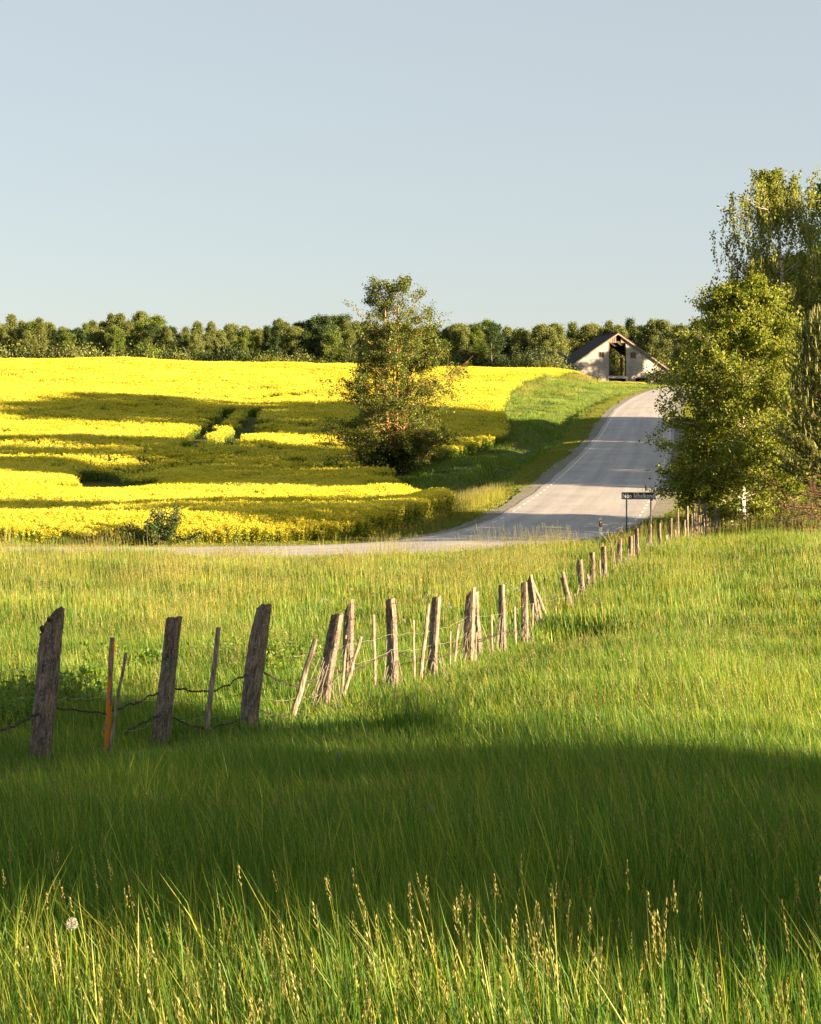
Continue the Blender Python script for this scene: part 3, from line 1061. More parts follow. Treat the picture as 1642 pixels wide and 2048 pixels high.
def tree_meshes(seed, H, r0, prof, cb=.12, nprim=60, nsec=9, ntw=0, elev=(15, 65), rise=-.15, leaf=.09, nleaf=30000, aspect=.65, leafmat='birch_leaf',
                bark='bark_birch', stems=None, jit=.18, lup=.0, hang=0, hangL=(1., 2.5), width=1.0, brm=None, sec_len=.38, twig_leaf_p=.8, topbare=0.0, lsd=None, sides=7):
    g = np.random.default_rng(seed)
    n = 10
    stems = stems or [((0, 0), (0, 0), 1.0, 1.0)]          # base xy, lean of the top xy, height factor, radius factor
    s = np.linspace(0, 1, n)
    S, SR = [], []
    for (b0, ln, hf, rf) in stems:
        p = np.zeros((n, 3))
        p[:, 0] = b0[0] + ln[0] * s**1.3 + np.cumsum(g.normal(0, .012, n)) * H * .25 * s
        p[:, 1] = b0[1] + ln[1] * s**1.3 + np.cumsum(g.normal(0, .012, n)) * H * .25 * s
        p[:, 2] = -.25 + (H * hf + .25) * s
        S.append(p)
        SR.append(r0 * rf * (1 - s) ** .85 * np.where(s == 0, 1.35, 1) + .012)
    S, SR = np.array(S), np.array(SR)
    mbT = MB()
    V, Fs = tubes(S, SR, sides)
    mbT.add(V, Fs, 0)
    # primaries
    t = cb + (1 - cb) * np.sort(g.uniform(0, .97, nprim))
    ks = g.integers(0, len(stems), nprim)
    a = along(S, ks, t)
    az = np.arange(nprim) * 2.399 + g.normal(0, .3, nprim)
    el = np.radians(elev[0] + (elev[1] - elev[0]) * (t - cb) / (1 - cb) + g.normal(0, 8, nprim))
    L = np.array([prof(q) for q in t]) * g.uniform(.62, 1.12, nprim) * width
    cen = np.array([st[0] for st in stems]).mean(0)
    d = np.stack([np.cos(az) * np.cos(el), np.sin(az) * np.cos(el), np.sin(el)], 1)
    Lc = L / np.maximum(np.cos(el), .45)
    Lc = np.minimum(Lc, np.maximum(.5, (H - a[:, 2]) * 1.05 + .4))
    PR = quad_path(a, d, Lc, 7, np.full(nprim, rise) + g.normal(0, .07, nprim), g, .03)
    ss = np.linspace(0, 1, 7)
    rb = np.interp(t, s, SR[0]) * .26
    V, Fs = tubes(PR, rb[:, None] * (1 - ss * .85)[None] + .004, 4)
    mbT.add(V, Fs, 0)
    # secondaries
    N2 = nprim * nsec
    k = np.repeat(np.arange(nprim), nsec)
    t2 = g.uniform(.22, 1.0, N2)
    a2 = along(PR, k, t2)
    dn = d[k] + g.normal(0, .65, (N2, 3)) + np.array([0, 0, .15])
    dn /= np.linalg.norm(dn, axis=1, keepdims=True)
    L2 = np.maximum(Lc[k] * sec_len * g.uniform(.5, 1.3, N2) * (1.15 - .5 * t2), .25)
    P2 = quad_path(a2, dn, L2, 4, np.full(N2, rise * .8), g, .05)
    V, Fs = tubes(P2, (rb[k] * .28)[:, None] * np.array([[1, .75, .5, .25]]) + .0035, 3)
    mbT.add(V, Fs, 0)
    # leaves on the secondaries
    k3 = g.integers(0, N2, nleaf)
    C = along(P2, k3, g.uniform(.15, 1.08, nleaf).clip(0, 1)) + g.normal(0, jit, (nleaf, 3)) * np.array([1, 1, .8])
    keep = np.ones(nleaf, bool)
    C = C[keep]
    mbL = MB()
    V, Fs = leaves(C, leaf, aspect, lup, g, (0, 0, 1) if lup else None)
    mbL.add(V, Fs, 0)
    if hang:
        kh = g.integers(0, N2, hang)
        a3 = along(P2, kh, g.uniform(.4, 1, hang))
        Lh = g.uniform(hangL[0], hangL[1], hang)
        dh = np.stack([g.normal(0, .12, hang), g.normal(0, .12, hang), -np.ones(hang)], 1)
        P3 = a3[:, None] + dh[:, None] * (Lh[:, None] * np.linspace(0, 1, 5))[..., None]
        P3[:, 1:4, :2] += g.normal(0, .05, (hang, 3, 2))
        zmin = .3
        P3[:, :, 2] = np.maximum(P3[:, :, 2], zmin)
        V, Fs = tubes(P3, np.full((hang, 5), .005), 3)
        mbT.add(V, Fs, 0)
        nh = int(hang * 34)
        kk = g.integers(0, hang, nh)
        C = along(P3, kk, g.uniform(0, 1, nh)) + g.normal(0, .06, (nh, 3))
        V, Fs = leaves(C, leaf, aspect, .55, g, (0, 0, -1))
        mbL.add(V, Fs, 0)
    return mbT.build('trunk', [bark], True), mbL.build('crown', [leafmat])


def put_tree(name, ms, loc, label, rz=0.0, group=None, s=1.0, category='tree', sz=None):
    o = thing(name, label, category, loc, rz, group)
    o.scale = (s, s, sz or s)
    obj('trunk', ms[0], o)
    obj('crown', ms[1], o)
    return o


def gp(u, Y):
    X = (u - U0) * Y / F
    return (X, Y, gz(X, Y))


# the lone airy tree at the edge of the rapeseed
def prof_lone(t):
    return np.interp(t, [.0, .06, .12, .35, .5, .62, .72, .82, .92, 1], [1.8, 2.9, 4.4, 4.5, 3.8, 3.1, 2.8, 2.4, 2.0, 1.3])


ms = tree_meshes(201, 15.6, .17, prof_lone, cb=.10, nprim=150, nsec=10, elev=(18, 50), rise=-.18, leaf=.145, nleaf=88000, leafmat='willow_leaf', bark='bark_orange',
                 stems=[((-.35, 0), (-.3, .3), 1.0, .9), ((.25, .1), (.35, -.2), .97, .85), ((.5, 0), (1.3, 0), .72, .6), ((-.5, 0), (-1.5, .3), .68, .6), ((0, .2), (.1, .2), .85, .6)], jit=.17)
l0 = hit(785, 950, .3)
lone = put_tree('lone_tree', ms, (l0[0], l0[1], gz(*l0)), 'tall airy alder like tree with orange lit stems at the edge of the rapeseed field')
LY = l0[1]


def bush_meshes(seed, H, Rr, nst, leaf, nleaf, lm, bark='bark_brown', up=.9, jit=.1, aspect=.6):
    g = np.random.default_rng(seed)
    a = np.zeros((nst, 3))
    az = g.uniform(0, 6.28, nst)
    sp = g.uniform(.0, 1, nst) ** .7
    d = np.stack([np.cos(az) * sp * Rr, np.sin(az) * sp * Rr, H * (1 - .55 * sp**2) * g.uniform(.75, 1.0, nst)], 1)
    a[:, :2] = d[:, :2] * .15
    L = np.linalg.norm(d, axis=1)
    Pp = quad_path(a, d / L[:, None], L, 6, np.full(nst, -.04), g, .02)
    mt, mc = MB(), MB()
    V, Fs = tubes(Pp, np.full((nst, 6), .02) * np.linspace(1, .25, 6), 4)
    mt.add(V, Fs)
    k = g.integers(0, nst, nleaf)
    C = along(Pp, k, g.uniform(.18, 1, nleaf)) + g.normal(0, jit, (nleaf, 3))
    C[:, 2] = np.maximum(C[:, 2], .05)
    V, Fs = leaves(C, leaf, aspect, .25, g, (0, 0, 1))
    mc.add(V, Fs)
    return mt.build('stems', [bark]), mc.build('foliage', [lm])


def put_bush(name, ms, loc, label, rz=0.0, group=None, s=1.0, category='bush'):
    o = thing(name, label, category, loc, rz, group)
    o.scale = (s, s, s)
    obj('stems', ms[0], o)
    obj('foliage', ms[1], o)
    return o


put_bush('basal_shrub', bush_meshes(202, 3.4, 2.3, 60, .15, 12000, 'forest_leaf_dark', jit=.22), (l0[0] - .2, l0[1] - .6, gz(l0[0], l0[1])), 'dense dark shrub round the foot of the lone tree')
b0 = hit(322, 1079, .05)
put_bush('roadside_shrub', bush_meshes(203, 1.95, 1.6, 24, .14, 3600, 'forest_leaf_dark', jit=.085, aspect=.5), (-10.95, 72.1, gz(-10.95, 72.1)), 'small fan shaped dark green shrub in front of the rapeseed')

# young birch beside the road on the right
def prof_birch(t):
    return np.interp(t, [0, .05, .2, .4, .6, .8, .93, 1], [2.4, 3.5, 3.9, 3.6, 2.9, 1.7, .75, .3])


ms = tree_meshes(210, 11.2, .12, prof_birch, cb=.02, nprim=150, nsec=11, elev=(8, 55), rise=-.05, leaf=.125, nleaf=145000, leafmat='birch_leaf', bark='bark_birch', jit=.16, aspect=.75)
put_tree('young_birch', ms, gp(1486, 74.8), 'bushy young birch by the roadside where the fence ends')

# big weeping birch behind
def prof_weep(t):
    return np.interp(t, [0, .3, .55, .75, .88, 1], [2.2, 3.4, 2.6, 4.4, 3.6, 1.3])


ms = tree_meshes(211, 19.2, .24, prof_weep, cb=.28, nprim=70, nsec=8, elev=(20, 62), rise=-.28, leaf=.16, nleaf=10000, leafmat='birch_leaf', bark='bark_birch', jit=.14,
                 hang=1250, hangL=(.9, 3.8), stems=[((0, 0), (-1.2, 0), 1, 1)])
w0 = gp(1590, 100)
put_tree('weeping_birch', ms, w0, 'tall weeping birch with hanging twigs rising over the young birch')
ms2 = tree_meshes(212, 17, .22, prof_weep, cb=.2, nprim=64, nsec=8, elev=(20, 62), rise=-.25, leaf=.17, nleaf=30000, leafmat='birch_leaf', bark='bark_birch', jit=.16,
                  hang=900, hangL=(.9, 3.0))
put_tree('weeping_birch', ms2, gp(1690, 98), 'second weeping birch cut by the right edge of the photo', rz=1.0, s=.70)

# pine at the right edge
def pine_meshes(seed, H, Rr):
    g = np.random.default_rng(seed)
    mt, mc, ms_ = MB(), MB(), MB()
    s = np.linspace(0, 1, 9)
    S = np.stack([.1 * np.sin(s * 3), .05 * s, -.2 + (H + .2) * s], 1)[None]
    V, Fs = tubes(S, np.array([.15 * (1 - s) ** .8 + .015]), 8)
    mt.add(V, Fs, 0)
    nw = 20
    tips = []
    for w in range(nw):
        t = .03 + .92 * w / nw
        for q in range(6):
            az = q * 1.047 + w * .5 + g.normal(0, .15)
            L = Rr * (1 - t) ** .65 * g.uniform(.75, 1.1) + .25
            el = R(4 + 40 * t)
            d = np.array([[math.cos(az) * math.cos(el), math.sin(az) * math.cos(el), math.sin(el)]])
            a = along(S, np.array([0]), np.array([t]))
            B = quad_path(a, d, np.array([L]), 6, np.array([.22 if t > .25 else -.1]), g, .02)
            V, Fs = tubes(B, np.array([np.linspace(.035 * (1 - t) + .012, .008, 6)]), 5)
            mt.add(V, Fs, 0)
            ns = int(6 + 10 * L / Rr)
            tt = g.uniform(.3, 1, ns)
            a2 = along(B, np.zeros(ns, int), tt)
            d2 = d + g.normal(0, .5, (ns, 3)) + np.array([0, 0, .35])
            d2 /= np.linalg.norm(d2, axis=1, keepdims=True)
            L2 = g.uniform(.25, .8, ns)
            B2 = quad_path(a2, d2, L2, 4, np.full(ns, .25), g, .03)
            V, Fs = tubes(B2, np.repeat([[.012, .01, .008, .006]], ns, 0), 3)
            mt.add(V, Fs, 0)
            if t < .22:
                # bare dead lower branches with dry twigs
                for _ in range(1):
                    m = ns * 9
                    a3 = along(B2, g.integers(0, ns, m), g.uniform(0, 1, m))
                    d3 = g.normal(0, 1, (m, 3)); d3 /= np.linalg.norm(d3, axis=1, keepdims=True)
                    B3 = quad_path(a3, d3, g.uniform(.1, .35, m), 3, np.zeros(m), g, .03)
                    V, Fs = tubes(B3, np.full((m, 3), .004), 3)
                    mt.add(V, Fs, 1)
                continue
            nn = ns * 110
            k = g.integers(0, ns, nn)
            tn = g.uniform(.05, 1, nn)
            C = along(B2, k, tn)
            dd = d2[k] * .8 + g.normal(0, .55, (nn, 3))
            dd /= np.linalg.norm(dd, axis=1, keepdims=True)
            e = np.cross(dd, g.normal(0, 1, (nn, 3)))
            e /= np.linalg.norm(e, axis=1, keepdims=True)
            L3 = g.uniform(.09, .15, nn)[:, None]
            Vn = np.stack([C - e * .011, C + e * .011, C + dd * L3], 1).reshape(-1, 3)
            mc.add(Vn, [np.arange(3 * nn).reshape(nn, 3)])
            # candles: pale upright new shoots
            cp = B2[:, -1]
            h = g.uniform(.22, .50, ns) * (.6 + .6 * t)
            C2 = np.stack([cp, cp + np.stack([g.normal(0, .02, ns), g.normal(0, .02, ns), h * .5], 1), cp + np.stack([g.normal(0, .05, ns), g.normal(0, .05, ns), h], 1)], 1)
            V, Fs = tubes(C2, np.repeat([[.022, .022, .006]], ns, 0), 4)
            ms_.add(V, Fs)
            nk = ns * 20
            k = g.integers(0, ns, nk)
            C = along(C2, k, g.uniform(0, 1, nk))
            Vl, Fl = leaves(C, .10, .14, .45, g, (0, 0, 1))
            ms_.add(Vl, Fl)
    return mt.build('trunk', ['bark_pine', 'dead_twig'], True), mc.build('crown', ['pine_needle']), ms_.build('shoots', ['pine_shoot'])


pm = pine_meshes(220, 8.9, 2.6)
px = gp(1655, 65.5)
pine = thing('pine_tree', 'young pine with pale upright shoots and bare lower branches at the right edge', 'tree', px)
obj('trunk', pm[0], pine); obj('crown', pm[1], pine); obj('shoots', pm[2], pine)
shade_pine = thing('pine_tree', 'unseen young pine added outside the right edge to shade the road bend', 'tree', (20.3, 66.6, gz(20.3, 66.6)), 1.1)  # unseen second pine added to deepen the shade on the road bend
obj('trunk', pm[0], shade_pine); obj('crown', pm[1], shade_pine); obj('shoots', pm[2], shade_pine)

# mid-distance deciduous prototypes (right side of the road)
def prof_round(t):
    return np.interp(t, [0, .15, .45, .75, .92, 1], [1.6, 2.9, 3.3, 2.6, 1.5, .5])


MID = [tree_meshes(230 + i, 14, .2, prof_round, cb=.04, nprim=80, nsec=8, elev=(8, 55), rise=-.12, leaf=.27, nleaf=38000, leafmat='birch_leaf' if i else 'forest_leaf_bright', bark='bark_birch' if i else 'bark_grey', jit=.28,
                   hang=(250 if i else 0), hangL=(.8, 2.4)) for i in range(3)]
side = [  # X, Y, scale, proto, label
    (25.8, 104, .95, 0, 'leafy green tree just behind the weeping birch'),
    (28.0, 109.5, .85, 1, 'birch among the trees beyond the weeping birch'),
    (31.5, 121, 1.10, 2, 'birch with hanging twigs in the roadside row of trees'),
    (33.0, 127, 1.10, 0, 'bushy tree in the roadside row behind the pine'),
    (27.8, 141, .62, 1, 'lower pale birch seen over the top of the young birch'),
    (31.0, 136, .60, 2, 'lower feathery birch seen just left of the weeping birch'),
    (33.5, 150, 1.12, 1, 'pale birch top rising behind the young birch'),
    (36.0, 157, 1.15, 2, 'feathery birch top beside the weeping birch'),
    (39.0, 165, 1.15, 0, 'rounded tree top farthest back in the roadside row'),
    (30.5, 115.5, .60, 0, 'low leafy tree in the gap of the roadside row'),
    (33.5, 132.5, .75, 0, 'low leafy tree filling the roadside row behind the pine'),
    (34.5, 144.5, .85, 1, 'middling birch in the roadside row behind the pine'),
    (41.5, 174, 1.05, 1, 'distant birch in the roadside row of trees'),
]
for X, Y, s, k, lab in side:
    put_tree('roadside_tree', MID[k], (X, Y, gz(X, Y)), lab, rz=X * 1.7, group='trees along the right side of the road', s=s)
RB = bush_meshes(240, 5.2, 2.6, 46, .2, 9000, 'birch_leaf', jit=.3)  # hidden bush row added so its shade closes lit gaps on the road
for k, (X, Y, lab) in enumerate(((27.5, 113, 'added shade bush at the near end of its row'), (28.5, 118.5, 'added shade bush second in its row'), (29.5, 124, 'added shade bush third in its row'), (30.5, 129, 'added shade bush fourth in its row'),
                                 (31.5, 134, 'added shade bush fifth in its row'), (32.5, 139, 'added shade bush sixth in its row'), (33.5, 144.5, 'added shade bush seventh in its row'), (34.5, 150, 'added shade bush at the far end of its row'))):
    put_bush('shade_bush', RB, (X, Y, gz(X, Y)), lab, rz=k * 1.1, group='bushes added under the roadside trees to shade the road', s=1.15)
put_tree('roadside_tree', MID[0], (23.5, 66.9, gz(23.5, 66.9)), 'unseen leafy tree added outside the right edge to shade the road bend', rz=.4, group='trees along the right side of the road', s=.47)  # unseen tree added to shade a lit streak across the bend
# trees near the viewer, standing to the right of the meadow
for X, Y, s, k, lab in ((15.5, 2.6, .72, 0, 'leafy tree on the right of the meadow casting the long foreground shadow'),
                        (17.0, 5.9, .70, 2, 'birch on the right of the meadow whose shade reaches the leaning posts'),
                        (14.2, .7, .52, 1, 'small birch on the right of the meadow beside the sunlit near edge')):
    put_tree('meadow_tree', MID[k], (X, Y, gz(X, Y)), lab, rz=X, group='trees on the right of the meadow', s=s)
CLEAR = tree_meshes(239, 11, .2, lambda t: np.interp(t, [0, .5, .75, 1], [1.6, 2.3, 2.0, .8]), cb=.50, nprim=60, nsec=8, elev=(5, 50), rise=-.05, leaf=.27, nleaf=26000, leafmat='birch_leaf', bark='bark_birch', jit=.28)
for X, Y, s, lab in ((20.7, 8.8, 1.0, 'clear stemmed birch whose high crown shades the leaning posts'), (19.0, 7.5, .88, 'slim clear stemmed birch between the meadow trees')):
    put_tree('meadow_tree', CLEAR, (X, Y, gz(X, Y)), lab, rz=X, group='trees on the right of the meadow', s=s)
for X, Y, s, k, lab in ((37.0, 92.5, 1.38, 0, 'big leafy tree at the near end of the wood right of the road'), (37.5, 99.5, 1.42, 1, 'big birch second in the wood right of the road'), (38.5, 109.5, .80, 0, 'big leafy tree third in the wood right of the road'),
                        (39.5, 120.5, 1.45, 2, 'feathery big birch fourth in the wood right of the road'), (43.0, 146, 1.72, 0, 'big leafy tree where the wood thickens again up the road'), (44.0, 153, 1.8, 1, 'big birch up the road in the wood'),
                        (44.5, 160, 1.78, 2, 'feathery birch up the road in the wood'), (45.5, 168, 1.78, 0, 'big leafy tree at the far end of the wood right of the road')):
    put_tree('wood_tree', MID[k], (X, Y, gz(X, Y)), lab, rz=X, group='wood to the right of the road', s=s)
for X, Y, s, k, lab in ((80, 304, 1.75, 0, 'leafy tree across the road from the barn'), (84, 311, 1.3, 1, 'birch across the road from the barn')):
    put_tree('barn_side_tree', MID[k], (X, Y, gz(X, Y)), lab, rz=X, group='trees to the right of the barn', s=s)

# far forest edge
def prof_tall(t):
    return np.interp(t, [0, .1, .4, .62, .82, 1], [1.3, 2.3, 2.6, 1.7, .65, .1])


def prof_spruce(t):
    return np.interp(t, [0, .05, 1], [2.2, 2.5, .15])


FT = []
for i, (pf, lm, bk, H, el, nl, leaf) in enumerate((
        (prof_tall, 'forest_leaf', 'bark_birch', 15.0, (15, 60), 24000, .26), (prof_tall, 'forest_leaf', 'bark_birch', 14.0, (15, 60), 22000, .26),
        (prof_round, 'forest_leaf', 'bark_birch', 14.0, (10, 58), 28000, .28), (prof_round, 'forest_leaf_bright', 'bark_grey', 13.5, (8, 55), 28000, .28),
        (prof_round, 'forest_leaf_dark', 'bark_grey', 14.0, (8, 55), 30000, .28), (prof_spruce, 'forest_leaf_dark', 'bark_brown', 15, (-5, 20), 18000, .27),
        (prof_tall, 'forest_leaf_bright', 'bark_grey', 14.5, (15, 60), 24000, .26))):
    FT.append(tree_meshes(250 + i, H, .17, pf, cb=.08 if i < 3 else .03, nprim=54, nsec=7, elev=el, rise=-.08, width=1.12, leaf=leaf, nleaf=nl, leafmat=lm, bark=bk, jit=.42, sides=5))
KIND = ['slender pale birch', 'thin grey green birch', 'spreading birch', 'bright green broadleaf tree', 'dense dark green tree', 'pointed dark spruce', 'slim bright green aspen']


ZONES = [(10, 'beyond the left edge of the photo'), (70, 'at the far left end of the skyline'), (130, 'near the left end of the skyline'), (190, 'above the left end of the field shadows'),
         (240, 'right of the first dip in the skyline'), (290, 'left of above the roadside shrub'), (340, 'straight above the roadside shrub'), (390, 'right of above the roadside shrub'),
         (440, 'left of above the tractor tracks'), (490, 'above the tractor tracks'), (540, 'right of above the tractor tracks'), (590, 'midway from tracks to lone tree'), (640, 'just left of the dark trees'),
         (690, 'touching the left of the lone tree'), (740, 'behind the left of the lone tree'), (790, 'behind the trunk of the lone tree'), (840, 'behind the right of the lone tree'), (890, 'touching the right of the lone tree'),
         (940, 'just right of the lone tree'), (990, 'left of the dark hedge'), (1040, 'above the dark hedge'), (1085, 'above the old shed'), (1130, 'between the shed and the barn'), (1180, 'above the left barn eave'),
         (1235, 'above the barn ridge'), (1290, 'above the right barn slope'), (1345, 'right of the barn'), (1400, 'at the left edge of the young birch'), (1450, 'behind the young birch'), (9999, 'far behind the weeping birch')]


def where(u, row=None):
    z = next(t for k, t in ZONES if u < k)
    return ('in the %s row, ' % ('front', 'middle', 'rear')[row] if row is not None else '') + z


# skyline heights (photo row of the tree tops)
top_u = [-80, 10, 90, 150, 235, 310, 350, 420, 480, 560, 600, 640, 700, 760, 860, 900, 950, 1010, 1075, 1110, 1180, 1230, 1290, 1330, 1400, 1700]
top_v = [650, 646, 640, 652, 637, 638, 656, 650, 657, 642, 655, 647, 636, 655, 660, 650, 650, 650, 655, 648, 652, 650, 648, 640, 645, 645]
g = np.random.default_rng(31)
for row, (Y0, du, dv) in enumerate(((342, 26, 12), (352, 22, 2), (366, 21, 0))):
    u = -90.0
    while u < 1480:
        uu = u + g.uniform(-8, 8)
        Y = Y0 + g.uniform(-3, 3)
        X = (uu - U0) * Y / F
        if row == 0 and 990 < uu < 1420:
            u += du; continue
        if Y < 372 and 1120 < uu < 1350:
            Y += 30; X = (uu - U0) * Y / F
        z = gz(X, Y)
        tv = np.interp(uu, top_u, top_v) + dv + g.normal(0, 8)
        Ht = ((H0 - tv) * Y / F - z) * .95
        if 590 < uu < 690: k = g.choice([4, 4, 3])
        elif 870 < uu < 1010 and row < 2: k = g.choice([3, 4, 6, 2])
        else: k = g.choice(7, p=[.30, .24, .14, .08, .06, .06, .12])
        base_h = [15, 14, 14, 13.5, 14, 15, 14.5][k]
        s = Ht / base_h
        put_tree('forest_tree', FT[k], (X, Y, z), KIND[k] + ' ' + where(uu, row), rz=g.uniform(0, 6.28), group='trees of the forest edge', s=min(s, 1.1) * g.uniform(.78, 1.0), sz=s)
        u += du * g.uniform(.8, 1.2)
FB = [bush_meshes(270 + i, 4.0, 2.6, 30, .28, 2600, lm, jit=.35) for i, lm in enumerate(('forest_leaf', 'forest_leaf_bright', 'forest_leaf_dark'))]
u = -60.0
while u < 1000:
    Y = 337 + g.uniform(-2, 3)
    X = (u - U0) * Y / F
    k = g.integers(0, 3)
    put_bush('forest_bush', FB[k], (X, Y, gz(X, Y)), ['grey green', 'bright green', 'dark green'][k] + ' forest bush ' + where(u), rz=g.uniform(0, 6), group='bushes at the foot of the forest', s=g.uniform(1.1, 1.8))
    u += g.uniform(15, 30)

# dark hedge and bushes beside the barn
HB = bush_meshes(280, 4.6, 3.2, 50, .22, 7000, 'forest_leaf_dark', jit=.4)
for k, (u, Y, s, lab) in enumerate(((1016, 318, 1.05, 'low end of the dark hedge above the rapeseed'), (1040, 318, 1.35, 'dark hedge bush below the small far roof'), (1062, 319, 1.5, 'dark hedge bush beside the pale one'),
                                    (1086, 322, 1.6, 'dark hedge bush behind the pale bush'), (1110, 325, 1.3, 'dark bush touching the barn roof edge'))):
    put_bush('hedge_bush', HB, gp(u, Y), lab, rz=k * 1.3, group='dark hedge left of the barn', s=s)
put_bush('pale_bush', bush_meshes(281, 3.7, 2.9, 46, .17, 4200, 'forest_leaf', jit=.22), gp(1100, 315), 'rounded pale grey green bush just left of the barn', s=1.55)
put_bush('barn_bush', bush_meshes(282, 3.0, 2.9, 46, .18, 5200, 'forest_leaf_dark', jit=.26), gp(1318, 322), 'dark green bush against the right corner of the barn', s=1.2)

# ------------------------------------------------------------------ barn
BX, BY = (1235 - U0) * 330 / F, 330.0
BZ = (H0 - 769) * 330 / F
barn = thing('barn', 'derelict white brick barn with a dark roof and an open tall doorway', 'barn', (BX, BY, BZ), R(12))
cw_ = 1.0 / math.cos(R(12))
PK = 10.15                 # peak height
EZ = 3.35                  # eave height of wall
WL, WR = -10.3, 10.3
DEP = 12.0


def topz(x):
    return PK - (PK - EZ) * abs(x) / 10.3


def wall_with_holes(holes, y0, y1, zmax=None, skip=None):
    """gable wall as strips between hole edges"""
    mb = MB()
    xs_ = sorted(set([WL, 0, WR] + [h[0] for h in holes] + [h[1] for h in holes]))
    for a, b_ in zip(xs_[:-1], xs_[1:]):
        hs = sorted([(h[2], h[3]) for h in holes if h[0] <= a + 1e-6 and h[1] >= b_ - 1e-6])
        z = -.6
        segs = []
        for (h0, h1) in hs:
            if h0 > z: segs.append((z, h0))
            z = h1
        segs.append((z, None))
        for (s0_, s1_) in segs:
            ta = topz(a) if s1_ is None else s1_
            tb = topz(b_) if s1_ is None else s1_
            if zmax is not None:
                ta, tb = min(ta, zmax), min(tb, zmax)
            if ta <= s0_ + .02 and tb <= s0_ + .02: continue
            Vv = [[a, y0, s0_], [b_, y0, s0_], [b_, y0, tb], [a, y0, ta], [a, y1, s0_], [b_, y1, s0_], [b_, y1, tb], [a, y1, ta]]
            mb.add(Vv, [[[0, 1, 2, 3], [5, 4, 7, 6], [0, 4, 5, 1], [3, 2, 6, 7], [0, 3, 7, 4], [1, 5, 6, 2]]])
    return mb


DX0, DX1 = -1.8, 1.8
front_holes = [(DX0, DX1, 1.75, 20), (DX0, DX1, -.6, 1.15), (-6.4, -4.0, -.6, 1.35), (3.8, 6.4, -.6, 1.30),
               (-4.05, -2.75, 5.35, 6.55), (2.65, 3.95, 5.25, 6.5)]
ZP = 8.45
mbw = wall_with_holes([h for h in front_holes], 0, .42, zmax=ZP)
obj('wall', mbw.build('wall', ['barn_brick']), barn)
# side and back walls
mbw = MB()
mbw.box((WL + .2, DEP / 2 + .22, EZ / 2 - .3), (.4, DEP - .42, EZ + .55))
mbw.box((WR - .2, DEP / 2 + .22, EZ / 2 - .3), (.4, DEP - .42, EZ + .55))
obj('side_walls', mbw.build('side_walls', ['barn_brick']), barn)
mbw = wall_with_holes([(-1.6, 8.6, 2.2, 20)], DEP + .05, DEP + .4, zmax=EZ + 1.0)
obj('back_wall', mbw.build('back_wall', ['barn_brick']), barn)
# planked gable top: separate boards either side of a dark gap
x = -2.72
while x < 2.72:
    if not (-.36 < x + .09 < .62):
        zt = topz(x + .1) - .08
        hgt = zt - ZP + (.15 if abs(x) < 1.7 else 0)
        if hgt > .12:
            mb = MB()
            yy0 = -.05 - .03 * random.random()
            mb.box((x + .1, yy0, ZP + (hgt) / 2 - .12 * (abs(x) < 1.7)), (.17, .035, hgt))
            obj('board', mb.build('board', ['timber_grey' if random.random() < .6 else 'timber_dark']), barn)
    x += .20
# frames, lintels, window frames and panes
def bb(name, mat, c, s, parent=None, rot=None):
    mb = MB(); mb.box((0, 0, 0), s, rot)
    return obj(name, mb.build(name, [mat]), parent or barn, c)


bb('lintel', 'concrete', (0, -.03, 1.45), (4.2, .5, .32))
bb('door_post', 'timber_dark', (DX0 + .08, .1, 5.1), (.16, .3, 6.66))
bb('door_post', 'timber_dark', (DX1 - .08, .1, 5.1), (.16, .3, 6.66))
bb('lintel', 'concrete', (-5.2, -.02, 1.48), (2.7, .46, .24))
bb('lintel', 'concrete', (5.1, -.02, 1.43), (2.9, .46, .24))
bb('beam', 'timber_dark', (0, .12, 8.5), (3.7, .2, .22))
bb('door_leaf', 'rust_door', (1.25, 1.3, 3.6), (.9, .08, 3.7), rot=Matrix.Rotation(R(35), 3, 'Z'))
for cx, cz, w, h in ((-3.4, 5.95, 1.3, 1.2), (3.3, 5.875, 1.3, 1.25)):
    f = MB()
    for sx_ in (-1, 1):
        f.box((sx_ * (w / 2 - .07), 0, 0), (.14, .2, h))
        f.box((0, 0, sx_ * (h / 2 - .07)), (w - .28, .2, .14))
    f.box((0, .0, 0), (.08, .16, h - .28))
    wf = obj('window', f.build('window', ['timber_grey']), barn, (cx, .10, cz))
    bb('pane', 'timber_dark', (0, .08, 0), (w - .2, .04, h - .2), wf)
# roof: corrugated sheets, one object per sheet; right slope has holes
def sheet(L, W, n=9):
    mb = MB()
    us = np.linspace(0, W, n * 2 + 1)
    zz = .03 * np.where(np.arange(len(us)) % 2, 1, -1)
    V = np.concatenate([np.stack([us, 0 * us, zz], 1), np.stack([us, 0 * us + L, zz], 1)])
    i = np.arange(len(us) - 1); n_ = len(us)
    mb.add(V, [np.stack([i, i + 1, i + 1 + n_, i + n_], 1)])
    V2 = V.copy(); V2[:, 2] -= .02
    mb.add(V2, [np.stack([i + n_, i + 1 + n_, i + 1, i], 1)])
    return mb.build('roof_sheet', ['roof_sheet'])


